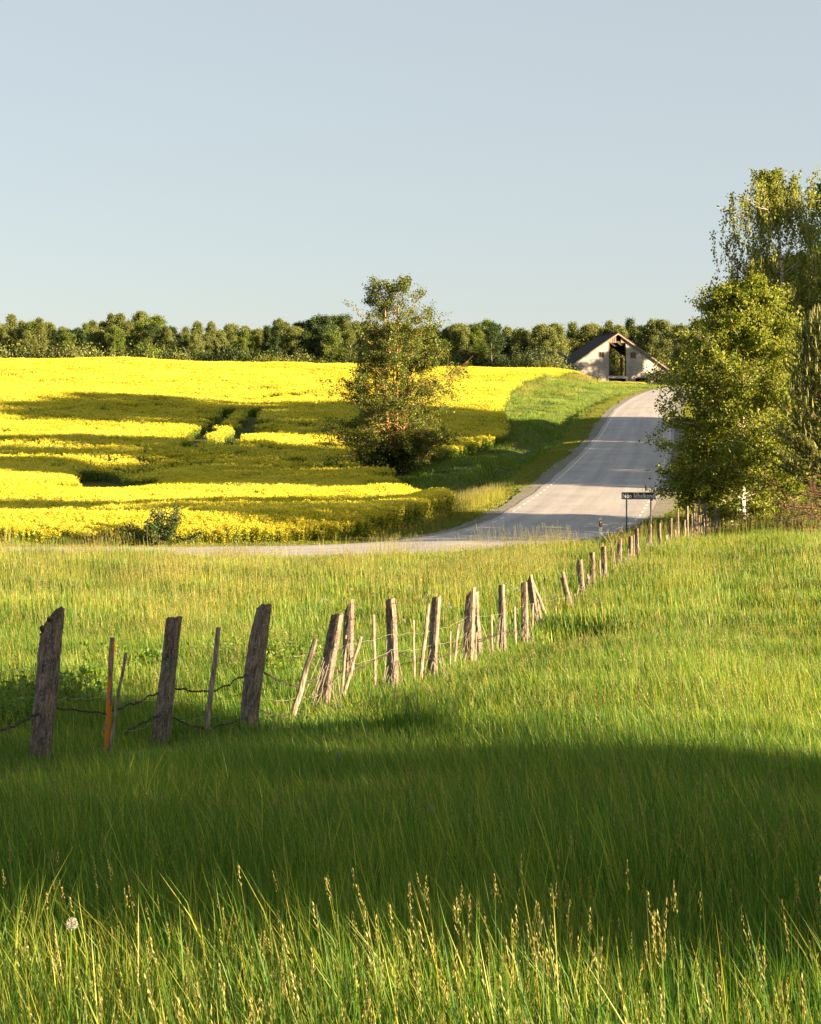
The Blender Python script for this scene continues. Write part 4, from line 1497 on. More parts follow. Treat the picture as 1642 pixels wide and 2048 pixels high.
ang = math.atan2(PK - EZ, 10.3)
SLL = math.hypot(PK - EZ, 10.3)
rows = 7
shL = (SLL + .9) / rows + .1
colsn = 10
shW = (DEP + 1.2) / colsn
shm = sheet(shL, shW * 1.02)
rr_ = random.Random(4)
for side_ in (-1, 1):
    roofp = obj('roof_slope', None, barn, (0, -.55, PK + .18), None)
    roofp.rotation_euler = (0, 0, 0)
    for i in range(rows):
        for j in range(colsn):
            if side_ == 1 and j > 1 and i > 0 and rr_.random() < (.16 if j > 2 else .05): continue
            if side_ == -1 and i >= 4 and j >= 5 and False: continue
            if side_ == -1 and j > 5 and i > 1 and rr_.random() < .06: continue
            o = obj('roof_sheet', shm, roofp)
            # local axes: x -> along ridge, y -> down slope
            down = Vector((side_ * math.cos(ang), 0, -math.sin(ang)))
            alongv = Vector((0, 1, 0))
            nrm = Vector((side_ * math.sin(ang), 0, math.cos(ang)))
            M3 = Matrix((alongv, down, nrm)).transposed()
            o.matrix_local = Matrix.Translation(down * (i * (shL - .1)) + alongv * (j * shW) + nrm * (.012 * (rows - i) + .01 * rr_.random())) @ M3.to_4x4()
# ridge cap, rake boards, rafters, purlins
mb = MB(); mb.box((0, 0, 0), (.5, DEP + 1.2, .08))
obj('ridge_cap', mb.build('ridge_cap', ['roof_sheet']), barn, (0, DEP / 2 + .05, PK + .36))
for sgn in (-1, 1):
    Vv = []
    for yy in (-.52, -.44):
        for (xx_, zz_) in ((0, PK + .12), (sgn * 11.0, PK + .12 - 11.0 * math.tan(ang)), (sgn * 11.0, PK - .2 - 11.0 * math.tan(ang)), (0, PK - .20)):
            Vv.append([xx_, yy, zz_])
    mb = MB(); mb.add(Vv, [[[0, 1, 2, 3], [7, 6, 5, 4], [0, 4, 5, 1], [1, 5, 6, 2], [2, 6, 7, 3], [3, 7, 4, 0]]])
    obj('rake_board', mb.build('rake_board', ['timber_grey']), barn)
for j in range(7):
    yy = .9 + j * (DEP - 1) / 6
    for sgn in (-1, 1):
        Vt, Ft = tubes(np.array([[[0, yy, PK], [sgn * 5, yy, PK - 5 * math.tan(ang)], [sgn * 10.2, yy, PK - 10.2 * math.tan(ang)]]]), np.full((1, 3), .11), 4)
        mb = MB(); mb.add(Vt, Ft)
        obj('rafter', mb.build('rafter', ['timber_dark']), barn)
for k in range(1, 7):
    for sgn in (-1, 1):
        xx_ = sgn * k * 1.6
        mb = MB(); mb.box((0, 0, 0), (.1, DEP, .1))
        obj('purlin', mb.build('purlin', ['timber_dark']), barn, (xx_, DEP / 2 + .05, topz(xx_) + .14))
mb = MB(); mb.box((0, DEP / 2 + .2, 1.4), (WR - WL - 1.0, DEP - .9, .22))
obj('loft_floor', mb.build('loft_floor', ['timber_dark']), barn)
mb = MB(); mb.box((0, DEP - .3, .3), (WR - WL - 1.0, .2, 1.9))
obj('dark_backing', mb.build('dark_backing', ['opening_shade']), barn)  # near-black panel standing in for shade behind the lower openings
# rubble and boards heaped inside, behind the tall doorway
gg = np.random.default_rng(77)
mb = MB()
for q in range(70):
    x_, y_ = gg.uniform(-1.7, 3.2), gg.uniform(3, DEP - 1)
    mb.box((x_, y_, 1.5 + gg.uniform(0, 2.4) * math.exp(-((x_ - 0) / 1.6) ** 2)), (gg.uniform(.1, .9), gg.uniform(.1, .8), gg.uniform(.1, .5)), Matrix.Rotation(gg.uniform(0, 3), 3, 'Y') @ Matrix.Rotation(gg.uniform(0, 3), 3, 'Z'))
ob_ = thing('rubble_heap', 'heap of reddish rubble lying inside the tall barn doorway', 'rubble', (BX, BY, BZ), R(12), me=mb.build('rubble', ['rust_door']))
ob_['kind'] = 'stuff'
# lightning rod
Vt, Ft = tubes(np.array([[[0, 0, 0], [0, 0, 1], [.05, 0, 2.3]]]), np.array([[.03, .02, .015]]), 5)
mb = MB(); mb.add(Vt, Ft)
obj('roof_rod', mb.build('roof_rod', ['galvanised']), barn, (-.7, .4, PK + .2))

# second barn whose roof shows behind the hedge
b2x, b2y = (1085 - U0) * 352 / F, 352.0
b2z = gz(b2x, b2y)
ph = (H0 - 679) * b2y / F - b2z
b2 = thing('old_shed', 'old shed with a dark roof slope half hidden behind the dark hedge', 'shed', (b2x, b2y, b2z), R(8))
hw2, ez2, dp2 = 9.0, ph - 6.2, 10.0
mb = MB()
for yy in (0, dp2):
    Vv = [[-hw2, yy, -1], [hw2, yy, -1], [hw2, yy, ez2], [0, yy, ph - .1], [-hw2, yy, ez2]]
    Vv += [[a_, b_ + .3, c_] for a_, b_, c_ in Vv]
    mb.add(Vv, [[[0, 1, 2, 3, 4]], [[9, 8, 7, 6, 5]], [[0, 4, 9, 5], [1, 6, 7, 2], [4, 3, 8, 9], [3, 2, 7, 8], [0, 5, 6, 1]]])
for sgn in (-1, 1):
    mb.box((sgn * (hw2 - .15), dp2 / 2 + .15, ez2 / 2 - .5), (.3, dp2 - .35, ez2 + .9))
obj('wall', mb.build('wall', ['timber_grey']), b2)
for sgn in (-1, 1):
    Vv = [[0, -.5, ph + .05], [sgn * (hw2 + .6), -.5, ez2 - .4], [sgn * (hw2 + .6), dp2 + .8, ez2 - .4], [0, dp2 + .8, ph + .05]]
    Vv += [[a_, b_, c_ - .12] for a_, b_, c_ in Vv]
    mb = MB(); mb.add(Vv, [[[0, 1, 2, 3], [7, 6, 5, 4], [0, 4, 5, 1], [1, 5, 6, 2], [2, 6, 7, 3], [3, 7, 4, 0]]])
    obj('roof_slope', mb.build('roof_slope', ['roof_sheet']), b2)

# ------------------------------------------------------------------ fence
FU = [-120, 0, 75, 312, 490, 637, 697, 785, 862, 935, 1004, 1049, 1075, 1146, 1168, 1188, 1210, 1240, 1277, 1320, 1356, 1388, 1432, 1460]
FYY = [13.2, 14.9, 16, 18, 20, 22.5, 24.0, 25.5, 27.5, 30.5, 33, 35.5, 37.5, 41, 44, 47, 50, 53, 56, 59.5, 63, 66.5, 71, 74]


def fY(u): return float(np.interp(u, FU, FYY))


fence = thing('wire_fence', 'old fence of leaning weathered posts and thin stakes with sagging barbed wire across the meadow', 'fence', (0, 0, 0))
posts = [  # base u, top u, top v, width px, top shape, Y offset
    (72, 112, 1213, 43, 1, 0), (314, 350, 1232, 33, 0, 0), (492, 530, 1207, 36, 2, 0), (640, 675, 1226, 27, 0, 0), (699, 697, 1198, 22, 1, 1.6), (786, 780, 1197, 22, 2, 0),
    (861, 874, 1193, 20, 0, 0), (934, 943, 1172, 22, 1, 0), (958, 951, 1183, 13, 0, .8), (1004, 1004, 1168, 15, 0, 0), (1049, 1049, 1164, 15, 0, 0), (1076, 1059, 1149, 14, 1, .6),
    (1150, 1124, 1144, 12, 1, 0), (1167, 1160, 1119, 13, 0, 0), (1187, 1183, 1104, 12, 0, 0), (1209, 1207, 1092, 12, 2, 0), (1240, 1239, 1077, 10, 0, 0), (1260, 1261, 1072, 9, 0, 0),
    (1277, 1273, 1056, 9, 0, 0), (1300, 1299, 1048, 8, 0, 0), (1321, 1318, 1046, 9, 0, 0), (1341, 1341, 1036, 8, 0, 0), (1357, 1354, 1018, 8, 0, 0), (1374, 1374, 1012, 7, 0, 0),
    (1389, 1387, 1006, 7, 1, 0), (1403, 1399, 1000, 7, 0, 0), (1415, 1411, 1006, 7, 2, 0), (1431, 1430, 1013, 7, 0, 0), (1440, 1437, 1027, 6, 1, 0)]


def post_mesh(L, w, kind, seed):
    """rough four-sided post with chipped arrises and a broken top; local z up"""
    g = np.random.default_rng(seed)
    nz, ns = 22, 16
    th = np.linspace(0, 2 * np.pi, ns, endpoint=False) + np.pi / 4
    sq = 1 / (np.abs(np.cos(th)) ** 7 + np.abs(np.sin(th)) ** 7) ** (1 / 7)
    rings = []
    ph_ = g.uniform(0, 6.28, 6)
    for i in range(nz):
        t = i / (nz - 1)
        hw = w * .5 * (1.12 - .20 * t) * (1 + .05 * math.sin(t * 9 + ph_[0]))
        r = sq * hw * (1 + g.normal(0, .025, ns)) * (1 + .03 * np.sin(th * 3 + ph_[1] + t * 4))
        off = np.array([.02 * math.sin(t * 5 + ph_[2]), .02 * math.sin(t * 4 + ph_[3])]) * .6
        x_, y_ = r * np.cos(th), r * np.sin(th) * .92
        z_ = np.full(ns, t * L)
        if t > .82:
            q = (t - .82) / .18
            if kind == 1:      # split obliquely, high on its right side
                z_ -= q * w * (1.0 - 1.0 * np.clip(x_ / hw * .5 + .5, 0, 1)) * 1.3
            elif kind == 2:    # worn round
                z_ -= q * w * .35 * np.clip(-x_ / hw, 0, 1); x_ = x_ * (1 - .12 * q); y_ = y_ * (1 - .12 * q)
            else:
                z_ -= q * w * .22 * np.clip(-x_ / hw * .8 + .3, 0, 1)
            z_ += q * g.normal(0, w * .05, ns)
        rings.append(np.stack([x_ + off[0], y_ + off[1], z_], 1))
    V = np.concatenate(rings)
    idx = np.arange(nz * ns).reshape(nz, ns)
    a, b_ = idx[:-1], idx[1:]
    Fc = np.stack([a, np.roll(a, -1, 1), np.roll(b_, -1, 1), b_], -1).reshape(-1, 4)
    c = rings[-1].mean(0) - np.array([0, 0, w * .12])
    V = np.concatenate([V, [c]])
    last = idx[-1]
    Ft = np.stack([last, np.roll(last, -1), np.full(ns, len(V) - 1)], 1)
    return V, [Fc, Ft]


def axes_to(p0, p1, yaw=0.0):
    z = Vector(p1) - Vector(p0)
    L = z.length
    q = z.to_track_quat('Z', 'Y')
    return L, (q.to_matrix() @ Matrix.Rotation(yaw, 3, 'Z'))


PT = []
for i, (ub, ut, vt, w, kind, dy) in enumerate(posts):
    Y = fY(ub) + dy
    X = (ub - U0) * Y / F
    gzz = gz(X, Y)
    topp = P(ut, vt, Y - (.05 if ub < 700 else 0))
    top_v = Vector(topp)
    b_ = Vector((X, Y, gzz))
    # lean: carry the visible base line down to the ground
    d = (top_v - b_)
    b_ = b_ - d.normalized() * .35
    wd = w * Y / F * .84
    z = (top_v - b_)
    L = z.length
    zz = z.normalized()
    yaw = R(-28) + R(6) * math.sin(i * 2.1)
    xx_ = Vector((math.cos(yaw), math.sin(yaw), 0)); xx_ = (xx_ - zz * xx_.dot(zz)).normalized()
    yy_v = zz.cross(xx_)
    M = Matrix((xx_, yy_v, zz)).transposed()
    V_, F_ = post_mesh(L, wd, kind, 400 + i)
    mb = MB(); mb.add(V_, F_)
    o = obj('post', mb.build('post', ['post_wood']), fence)
    o.matrix_local = Matrix.Translation(b_) @ M.to_4x4()
    PT.append((b_, top_v, wd, xx_))
    if i == 0:
        # mossy crust along the broken top
        g = np.random.default_rng(9)
        mm = MB()
        for q in range(110):
            if q < 55:
                fx = g.uniform(-1.0, .55)
                lx = fx * wd * .47; lz = L - 1.3 * wd * (1 - (fx * .5 + .5)) - g.uniform(0, .05)
            else:
                lx = -wd * .47 + g.normal(0, .012); lz = L - 1.25 * wd - abs(g.normal(0, .10))
            mm.box((lx, g.uniform(-.46, .3) * wd, lz), (.028 * g.uniform(.4, 1.3),) * 3, Matrix.Rotation(g.uniform(0, 3), 3, 'X') @ Matrix.Rotation(g.uniform(0, 3), 3, 'Z'))
        obj('moss_crust', mm.build('moss_crust', ['moss']), o)

stakes = [(213, 1495, 225, 1275, 13), (211, 1500, 252, 1305, 8), (409, 1490, 437, 1255, 12), (577, 1450, 631, 1277, 13), (681, 1410, 692, 1270, 6), (676, 1415, 722, 1273, 8), (751, 1365, 747, 1229, 7),
          (829, 1365, 827, 1240, 5), (838, 1362, 857, 1208, 8), (899, 1325, 901, 1262, 4), (905, 1320, 917, 1248, 6), (950, 1315, 953, 1265, 4), (985, 1300, 983, 1228, 5), (1031, 1305, 1029, 1213, 6),
          (1064, 1283, 1066, 1207, 5), (1088, 1275, 1074, 1198, 5), (1106, 1262, 1060, 1150, 7), (1120, 1255, 1108, 1213, 4), (1126, 1262, 1119, 1219, 4), (1159, 1242, 1149, 1188, 5),
          (1180, 1210, 1175, 1148, 6), (1203, 1175, 1199, 1120, 5), (1213, 1140, 1205, 1086, 3), (1230, 1155, 1228, 1103, 5), (1250, 1150, 1251, 1116, 4), (1255, 1140, 1257, 1098, 3), (1268, 1130, 1268, 1070, 3),
          (1293, 1125, 1292, 1096, 4), (1313, 1118, 1312, 1085, 4), (1333, 1112, 1333, 1070, 5), (1351, 1098, 1350, 1060, 4), (1369, 1090, 1370, 1040, 4), (1385, 1075, 1384, 1028, 4), (1394, 1070, 1393, 1026, 3),
          (1397, 1068, 1398, 1030, 3), (1409, 1068, 1408, 1035, 3), (1420, 1064, 1416, 1036, 3), (1425, 1060, 1420, 1034, 3), (1438, 1060, 1434, 1036, 3), (1442, 1062, 1439, 1042, 3)]
for i, (ub, vb, ut, vt, w) in enumerate(stakes):
    Y = fY(ub) - .12
    X = (ub - U0) * Y / F
    gzz = gz(X, Y)
    tp = P(ut, vt, Y)
    vb2 = H0 - gzz * F / Y
    k = (vb2 - vb) / max(vb - vt, 1)
    bp = np.array([X - (tp[0] - X) * 0, Y, gzz])
    b_ = Vector(bp); t_ = Vector(tp)
    b_ -= (t_ - b_).normalized() * .2
    g = np.random.default_rng(500 + i)
    n = 9
    pp = np.array([b_.lerp(t_, q) for q in np.linspace(0, 1, n)]) - np.array(b_)
    pp[1:-1] += g.normal(0, .004, (n - 2, 3))
    rr0 = w * Y / F * .5 * .92
    Vt, Ft = tubes(pp[None], (rr0 * np.linspace(1.15, .85, n) * (1 + g.normal(0, .07, n)))[None], 7, caps=True)
    mb = MB(); mb.add(Vt, Ft)
    o = obj('stake', mb.build('stake', ['stake_lichen' if i == 0 else 'stake_wood']), fence, b_)
    if i == 0: o['label'] = 'stake crusted with bright orange lichen'

# barbed wire
def wire_path(pts, sag, n=16):
    out = []
    for a, b_ in zip(pts[:-1], pts[1:]):
        a, b_ = np.array(a), np.array(b_)
        for q in range(n):
            t = q / n
            p = a * (1 - t) + b_ * t
            p[2] -= sag * 4 * t * (1 - t) * np.linalg.norm(b_ - a) * .5
            out.append(p)
    out.append(np.array(pts[-1]))
    return np.array(out)


def barbed(name, pts, sag, seed, rad=.0085, barb=.034, mat='rust_wire', step=.085):
    g = np.random.default_rng(seed)
    Q = wire_path(pts, sag)
    s = np.concatenate([[0], np.cumsum(np.linalg.norm(np.diff(Q, axis=0), axis=1))])
    n = int(s[-1] / .018)
    sq = np.linspace(0, s[-1], n)
    Q = np.stack([np.interp(sq, s, Q[:, k]) for k in range(3)], 1)
    Q += np.stack([np.interp(sq, np.arange(0, s[-1] + 1, .11), g.normal(0, .009, len(np.arange(0, s[-1] + 1, .11)))) for _ in range(3)], 1)
    mb = MB()
    for ph_ in (0, np.pi):
        off = np.stack([0 * sq, np.cos(sq * 60 + ph_), np.sin(sq * 60 + ph_)], 1) * rad * .8
        Vt, Ft = tubes((Q + off)[None], np.full((1, n), rad * .62), 4)
        mb.add(Vt, Ft)
    m = int(s[-1] / step)
    bi = (np.linspace(2, n - 3, m)).astype(int)
    for sgn in range(4):
        d = g.normal(0, 1, (m, 3)); d /= np.linalg.norm(d, axis=1, keepdims=True)
        L = barb * g.uniform(.7, 1.2, m)[:, None]
        A = Q[bi]
        Vt, Ft = tubes(np.stack([A, A + d * L * .5, A + d * L], 1), np.repeat([[rad * .6, rad * .45, rad * .1]], m, 0), 3)
        mb.add(Vt, Ft)
    return obj(name, mb.build(name, [mat]), fence)


def on(u, v, dy=-.11):
    return P(u, v, fY(u) + dy)


barbed('barbed_wire', [on(-60, 1472), on(62, 1436), on(104, 1412), on(214, 1424), on(340, 1373), on(424, 1383), on(494, 1348), on(522, 1340), on(583, 1372), on(648, 1352), on(668, 1340), on(700, 1344), on(782, 1300),
                       on(862, 1318), on(934, 1288), on(1004, 1262), on(1049, 1258), on(1076, 1244)], .035, 1)
barbed('barbed_wire', [on(248, 1468), on(300, 1436), on(330, 1424), on(408, 1458), on(478, 1438), on(520, 1422), on(580, 1428), on(632, 1410)], .05, 2)
barbed('barbed_wire', [on(1076, 1244), on(1150, 1222), on(1168, 1196), on(1188, 1170), on(1210, 1150), on(1240, 1130), on(1277, 1112), on(1320, 1100), on(1356, 1078), on(1403, 1052), on(1440, 1050)], .02, 3, rad=.009)
# thin pale wires strung higher up
for q, (pts, sg) in enumerate((([(-40, 1350), (76, 1332), (210, 1330), (335, 1318), (440, 1322), (512, 1310), (600, 1312), (655, 1298), (699, 1290), (782, 1268), (866, 1262), (938, 1232), (1004, 1228), (1050, 1210), (1080, 1200), (1150, 1190), (1167, 1168)], .02),
                               ([(60, 1395), (225, 1390), (330, 1402), (424, 1400), (500, 1392), (588, 1398), (640, 1388), (699, 1330), (783, 1300), (864, 1290), (940, 1262)], .04),
                               ([(250, 1460), (330, 1440), (420, 1432), (500, 1444), (585, 1430), (645, 1420)], .06))):
    Q = wire_path([on(u, v, -.13) for u, v in pts], sg, 10)
    g = np.random.default_rng(60 + q)
    Q = Q + g.normal(0, .012, Q.shape)
    Vt, Ft = tubes(Q[None], np.full((1, len(Q)), .0019), 4)
    mb = MB(); mb.add(Vt, Ft)
    obj('thin_wire', mb.build('thin_wire', ['net_wire']), fence)
# wire netting collapsed round the posts
g = np.random.default_rng(66)
mb = MB()
for i in range(3, 28):
    b_, t_, wd, xv = PT[i]
    m = 14 if i < 20 else 8
    for q in range(m):
        f0 = g.uniform(-1.0, 1.0) * (1.2 if g.uniform() < .5 else 2.6)
        base_ = np.array(b_) * .78 + np.array(t_) * .22
        h = g.uniform(.30, .68)
        a_ = base_ + np.array([f0 * wd * .9, -.10 - abs(g.normal(0, .05)), g.uniform(-.1, .1)])
        c_ = np.array(b_.lerp(t_, h)) + np.array([f0 * wd * .35, -.09 - wd * .3, 0])
        mdp = (a_ + c_) / 2 + g.normal(0, .03, 3)
        Vt, Ft = tubes(np.array([[a_, mdp, c_]]), np.full((1, 3), .0030 + .00006 * b_.y), 3)
        mb.add(Vt, Ft)
obj('wire_netting', mb.build('wire_netting', ['net_wire']), fence, kind='stuff')
# loops of loose wire on two posts
for i, (sx_, r_) in ((2, (1, .085)), (4, (1, .10)), (5, (1, .10))):
    b_, t_, wd, xv = PT[i]
    c_ = np.array(b_.lerp(t_, .90)) + np.array([wd * .45, -.04, 0])
    th = np.linspace(-2.2, 2.2, 16)
    Q = c_ + np.stack([np.cos(th) * r_ * .55, 0 * th - .02, np.sin(th) * r_ * 1.25], 1)
    Vt, Ft = tubes(Q[None], np.full((1, 16), .004), 4)
    mb = MB(); mb.add(Vt, Ft)
    obj('wire_loop', mb.build('wire_loop', ['rust_wire']), fence)

# ------------------------------------------------------------------ road sign
SY = 70.6
sc_ = SY / F
zc = (H0 - 991.5) * sc_
xc = (1277 - U0) * sc_
gs = gz(xc, SY)
sign = thing('road_sign', 'brown place sign with white lettering on two grey posts beside the road', 'sign', (xc, SY, gs))
SW, SH = 68 * sc_, 14.5 * sc_
zl = zc - gs
mb = MB()


def rounded(mb, w, h, r, y0, y1, mi=0):
    pts = []
    for cx, cz, a0 in ((w / 2 - r, h / 2 - r, 0), (-w / 2 + r, h / 2 - r, 90), (-w / 2 + r, -h / 2 + r, 180), (w / 2 - r, -h / 2 + r, 270)):
        for q in range(5):
            a = R(a0 + q * 22.5)
            pts.append((cx + r * math.cos(a), cz + r * math.sin(a)))
    n = len(pts)
    V = [(x_, y0, z_) for x_, z_ in pts] + [(x_, y1, z_) for x_, z_ in pts]
    i = np.arange(n); j = (i + 1) % n
    mb.add(V, [np.arange(n)[::-1][None], (np.arange(n) + n)[None], np.stack([i, j, j + n, i + n], 1)], mi)


rounded(mb, SW, SH, .03, .0, .03, 0)
rounded(mb, SW - .02, SH - .02, .025, -.003, -.0005, 1)
rounded(mb, SW - .044, SH - .044, .02, -.006, -.0035, 0)
obj('board', mb.build('board', ['sign_brown', 'sign_letters']), sign, (0, 0, zl))
tx = bpy.data.curves.new('lettering', 'FONT')
tx.body = 'N\u00f5o kihelkond'
tx.size = SH * .86
tx.align_x = 'CENTER'; tx.align_y = 'CENTER'
tx.extrude = .002
tx.space_character = 1.12
tx.offset = .0018
to = bpy.data.objects.new('lettering', tx)
COL.objects.link(to)
bpy.context.view_layer.update()
dg = bpy.context.evaluated_depsgraph_get()
tm = bpy.data.meshes.new_from_object(to.evaluated_get(dg))
bpy.data.objects.remove(to)
tm.materials.clear(); tm.materials.append(MAT['sign_letters'])
co = np.zeros(len(tm.vertices) * 3); tm.vertices.foreach_get('co', co); co = co.reshape(-1, 3)
wtx = co[:, 0].max() - co[:, 0].min()
mxx = (co[:, 0].max() + co[:, 0].min()) / 2
co[:, 0] = (co[:, 0] - mxx) * (SW * .925 / wtx)
tm.vertices.foreach_set('co', co.ravel()); tm.update()
lo = obj('lettering', tm, sign, (0, -.010, zl - SH * .02))
lo.rotation_euler = (R(90), 0, 0)
for u in (1253.5, 1302):
    x_ = (u - 1277) * sc_
    hh = zl + .0
    Vt, Ft = tubes(np.array([[[0, 0, -.3], [0, 0, hh * .5], [0, 0, hh + .03]]]), np.full((1, 3), .033), 10, caps=True)
    mb = MB(); mb.add(Vt, Ft)
    obj('sign_post', mb.build('sign_post', ['galvanised'], True), sign, (x_, .066, 0))

# delineator post
DY = 68.3
dx = (1201 - U0) * DY / F
dz = gz(dx, DY)
ht = (H0 - 1034) * DY / F - dz
dl = thing('delineator_post', 'white roadside delineator with a black band and orange reflector', 'marker post', (dx, DY, dz))


def delin(mb, z0, z1, zt0, zt1, grow, mi):
    w, d = .055 + grow, .04 + grow
    pr = [(-w, d), (-w, -d * .3), (-w * .5, -d), (w * .5, -d), (w, -d * .3), (w, d)]
    V = [(x_, y_, z0) for x_, y_ in pr] + [(x_, y_, z1 + (x_ / w) * zt1) for x_, y_ in pr]
    n = 6
    i = np.arange(n); j = (i + 1) % n
    mb.add(V, [np.arange(n)[::-1][None], (np.arange(n) + n)[None], np.stack([i, j, j + n, i + n], 1)], mi)


mb = MB(); delin(mb, -.2, ht - .02, 0, .03, 0, 0)
obj('post', mb.build('post', ['white_plastic']), dl)
mb = MB(); delin(mb, ht - .40, ht - .14, 0, .02, .003, 0)
obj('band', mb.build('band', ['black_plastic']), dl)
mb = MB(); mb.box((0.005, -.047, ht - .27), (.05, .012, .18))
obj('reflector', mb.build('reflector', ['reflector_orange']), dl)

# ------------------------------------------------------------------ small plants
# dry hogweed skeleton near the delineator
g = np.random.default_rng(71)
ux, uy = 1229, fY(1229) - .4
hb = gp(ux, uy)
dry = MB()
hh = (H0 - 1058) * uy / F - hb[2]
st = np.array([[0, 0, 0], [-.03, 0, hh * .4], [-.10, 0, hh * .78]])
V, Fs = tubes(st[None], np.array([[.016, .013, .009]]), 5); dry.add(V, Fs)
for q in range(9):
    a = R(-150 + q * 33); el = R(g.uniform(38, 72))
    a0 = st[0] * (0) + st[2] * g.uniform(.75, 1.0)
    L = g.uniform(.22, .42) * hh
    e = a0 + L * np.array([math.cos(a) * math.cos(el), math.sin(a) * math.cos(el) * .6, math.sin(el)])
    V, Fs = tubes(np.array([[a0, (a0 + e) / 2 + [0, 0, .02], e]]), np.array([[.008, .006, .005]]), 4); dry.add(V, Fs)
    for r_ in range(9):
        f = e + g.normal(0, .055, 3) + [0, 0, .06]
        V, Fs = tubes(np.array([[e, (e + f) / 2, f]]), np.full((1, 3), .003), 3); dry.add(V, Fs)
thing('dry_hogweed', 'dry branching hogweed skeleton standing by the fence below the delineator', 'plant', hb, me=dry.build('dry_hogweed', ['dry_stalk']))
# tufts of dead grass round it
dt = []
for i in range(2):
    mb = MB(); V, Fs = blades(90, .3, .25, .6, .012, .9, .9, 700 + i); mb.add(V, Fs)
    dt.append(mb.build('dead_grass', ['dry_stalk']))
cd = proto_collection('dead_grass', dt)
pts = []
for u in (1222, 1228, 1236, 1243, 1250, 1258, 1240, 1246, 1268, 1280, 1232):
    y = fY(u) - g.uniform(.1, .7)
    pts.append(gp(u + g.uniform(-4, 4), y))
for u in np.linspace(670, 1440, 70):
    y = fY(u) - g.uniform(-.2, .3)
    pts.append(gp(u + g.uniform(-5, 5), y))
pts = np.array(pts); n = len(pts)
sc2 = np.where(np.arange(n) < 11, 1.0, .5)
scatter('dead_grass', pts, np.stack([0 * sc2, 0 * sc2, g.uniform(0, 6, n)], 1), np.repeat(sc2[:, None], 3, 1), g.integers(0, 2, n), cd, kind='stuff', label='tufts of straw coloured dead grass along the foot of the fence')

# dandelion clocks: stalk and round white head
def dandelion(seed, h):
    g = np.random.default_rng(seed)
    a = MB(); V, Fs = tubes(np.array([[[0, 0, 0], [.01, 0, h * .5], [.03, .01, h]]]), np.full((1, 3), .004), 5); a.add(V, Fs)
    b_ = MB()
    n = 260
    d = g.normal(0, 1, (n, 3)); d /= np.linalg.norm(d, axis=1, keepdims=True)
    C = d * .030 * g.uniform(.9, 1, n)[:, None]
    V, Fs = leaves(C, .006, .8, 0, g); b_.add(V, Fs)
    V, Fs = tubes(np.stack([np.zeros((n, 3)), C * .5, C], 1), np.full((n, 3), .0006), 3); b_.add(V, Fs)
    return a.build('stalk', ['weed_leaf']), b_.build('seed_head', ['dandelion_white'])


DM = [dandelion(720 + i, h) for i, h in enumerate((.62, .70, .55))]
g = np.random.default_rng(73)
dspots = [(823, 1173), (830, 1180), (838, 1168), (850, 1186), (845, 1200), (862, 1172), (895, 1205), (900, 1215), (912, 1178), (920, 1170), (958, 1172), (978, 1170), (1015, 1168), (1022, 1172), (1030, 1175), (1012, 1180),
          (1034, 1178), (1027, 1184), (1090, 1156), (1108, 1158), (1133, 1155), (1046, 1190), (923, 1240), (805, 1242), (1000, 1160), (700, 1178), (640, 1190), (655, 1195), (425, 1172), (478, 1176), (1090, 1182), (1112, 1190)]
for i, (u, v) in enumerate(dspots):
    Yq = float(np.interp(v, [1150, 1160, 1175, 1200, 1245], [47, 45, 42, 37, 32]))
    X = (u - U0) * Yq / F
    z = gz(X, Yq)
    k = i % 3
    hwant = (H0 - v) * Yq / F - z
    s = max(.6, min(1.5, hwant / (.62, .70, .55)[k]))
    nth = ['first', 'second', 'third', 'fourth', 'fifth', 'sixth', 'seventh', 'eighth', 'ninth', 'tenth', 'eleventh', 'twelfth', 'thirteenth', 'fourteenth', 'fifteenth']
    pi = sum(1 for q_ in posts if q_[1] < u) - 1
    hw_ = 'high' if v < 1172 else ('low' if v > 1190 else 'midway')
    o = thing('dandelion', 'dandelion clock %s in the grass right of the %s fence post' % (hw_, nth[max(pi, 0)]), 'dandelion', (X, Yq, z), g.uniform(0, 6), 'dandelion clocks in the meadow')
    o.scale = (1.15, 1.15, s)
    obj('stalk', DM[k][0], o); obj('seed_head', DM[k][1], o, (.03, .01, (.62, .70, .55)[k])).scale = (1, 1, 1.15 / s)
# two close dandelion clocks in the foreground
for u, v, Yq, lab in ((131, 1850, 4.9, 'white dandelion clock among the seed heads at the lower left'), (672, 1512, 12.5, 'faint dandelion clock in the shaded grass below the leaning posts'), (857, 1617, 9.2, 'faint dandelion clock in the middle of the shaded grass')):
    X = (u - U0) * Yq / F; z = gz(X, Yq)
    s = ((H0 - v) * Yq / F - z) / .62
    o = thing('dandelion', lab, 'dandelion', (X, Yq, z), 0.3, 'dandelion clocks in the near grass')
    o.scale = (.62, .62, max(.4, s))
    obj('stalk', DM[0][0], o); obj('seed_head', DM[0][1], o, (.03, .01, .62)).scale = (1, 1, .62 / max(.4, s))

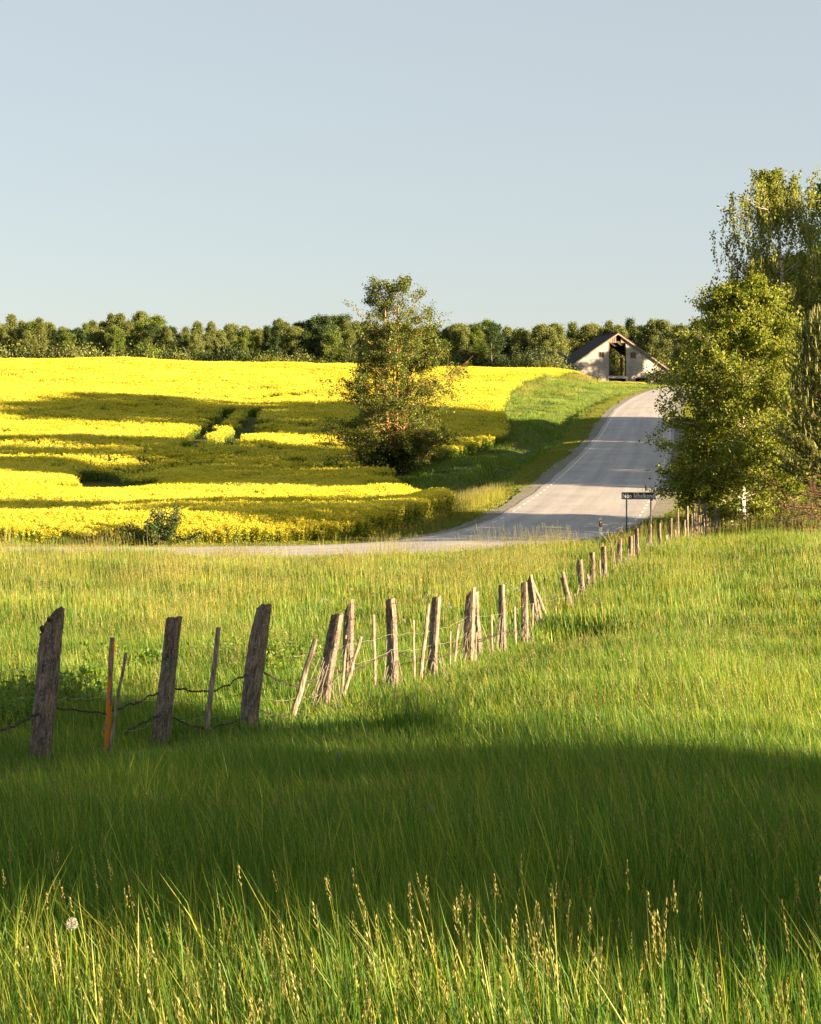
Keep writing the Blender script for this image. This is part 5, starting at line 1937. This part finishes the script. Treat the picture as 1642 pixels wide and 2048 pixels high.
# nettles and dark grass tufts
def nettle(seed, h=.8):
    g = np.random.default_rng(seed)
    a = MB()
    for s_ in range(7):
        b_ = np.array([g.normal(0, .12), g.normal(0, .12), 0]); t_ = b_ + [g.normal(0, .1), g.normal(0, .1), h * g.uniform(.6, 1)]
        V, Fs = tubes(np.array([[b_, (b_ + t_) / 2, t_]]), np.full((1, 3), .005), 4); a.add(V, Fs)
        m = 26
        C = b_ + (t_ - b_) * g.uniform(.25, 1, m)[:, None] + g.normal(0, .07, (m, 3)) * [1, 1, .3]
        V, Fs = leaves(C, .12, .5, 0, g); a.add(V, Fs)
    return a.build('nettle', ['weed_leaf'])


cn2 = proto_collection('nettle', [nettle(740 + i) for i in range(3)])
g = np.random.default_rng(75)
pts = []
for (u, Y, n_) in ((60, 21, 16), (130, 22.5, 16), (20, 20, 12), (180, 24, 9), (565, 27, 12), (600, 29, 10), (530, 30, 8), (480, 31, 8), (300, 27, 5), (340, 31, 5), (215, 30, 4)):
    for _ in range(n_):
        y = Y + g.normal(0, 1.0)
        pts.append(gp(u + g.normal(0, 22), y))
pts = np.array(pts); n = len(pts)
s_ = g.uniform(.55, .95, n)
scatter('nettles', pts, np.stack([0 * s_, 0 * s_, g.uniform(0, 6, n)], 1), np.repeat(s_[:, None], 3, 1), g.integers(0, 3, n), cn2, kind='stuff', label='broad leaved nettles in the grass behind the leftmost posts')
# tall dark tufts at the edge of the shade
pts = []
for (u, v, n_) in ((840, 1420, 16), (875, 1440, 10), (1100, 1480, 8), (1500, 1490, 8), (810, 1430, 8)):
    for _ in range(n_):
        uu = u + g.normal(0, 16); y = float(np.interp(v, [1400, 1500], [19.5, 16.8])) + g.normal(0, .3)
        pts.append(gp(uu, y))
for _ in range(26):
    y = g.uniform(6, 16); x = g.uniform(-.26, .26) * y
    if abs(fl(x, y) - .75) < 1.3: continue
    for _ in range(3):
        pts.append((x + g.normal(0, .15), y + g.normal(0, .15), gz(x, y)))
pts = np.array(pts); n = len(pts)
s_ = g.uniform(.9, 1.25, n)
scatter('tall_grass_tufts', pts, np.stack([0 * s_, 0 * s_, g.uniform(0, 6, n)], 1), np.stack([s_ * .8, s_ * .8, s_ * 1.15], 1), np.full(n, 4), cn, kind='stuff', label='taller dark grass tufts at the edge of the foreground shade')
bpy.context.view_layer.update()
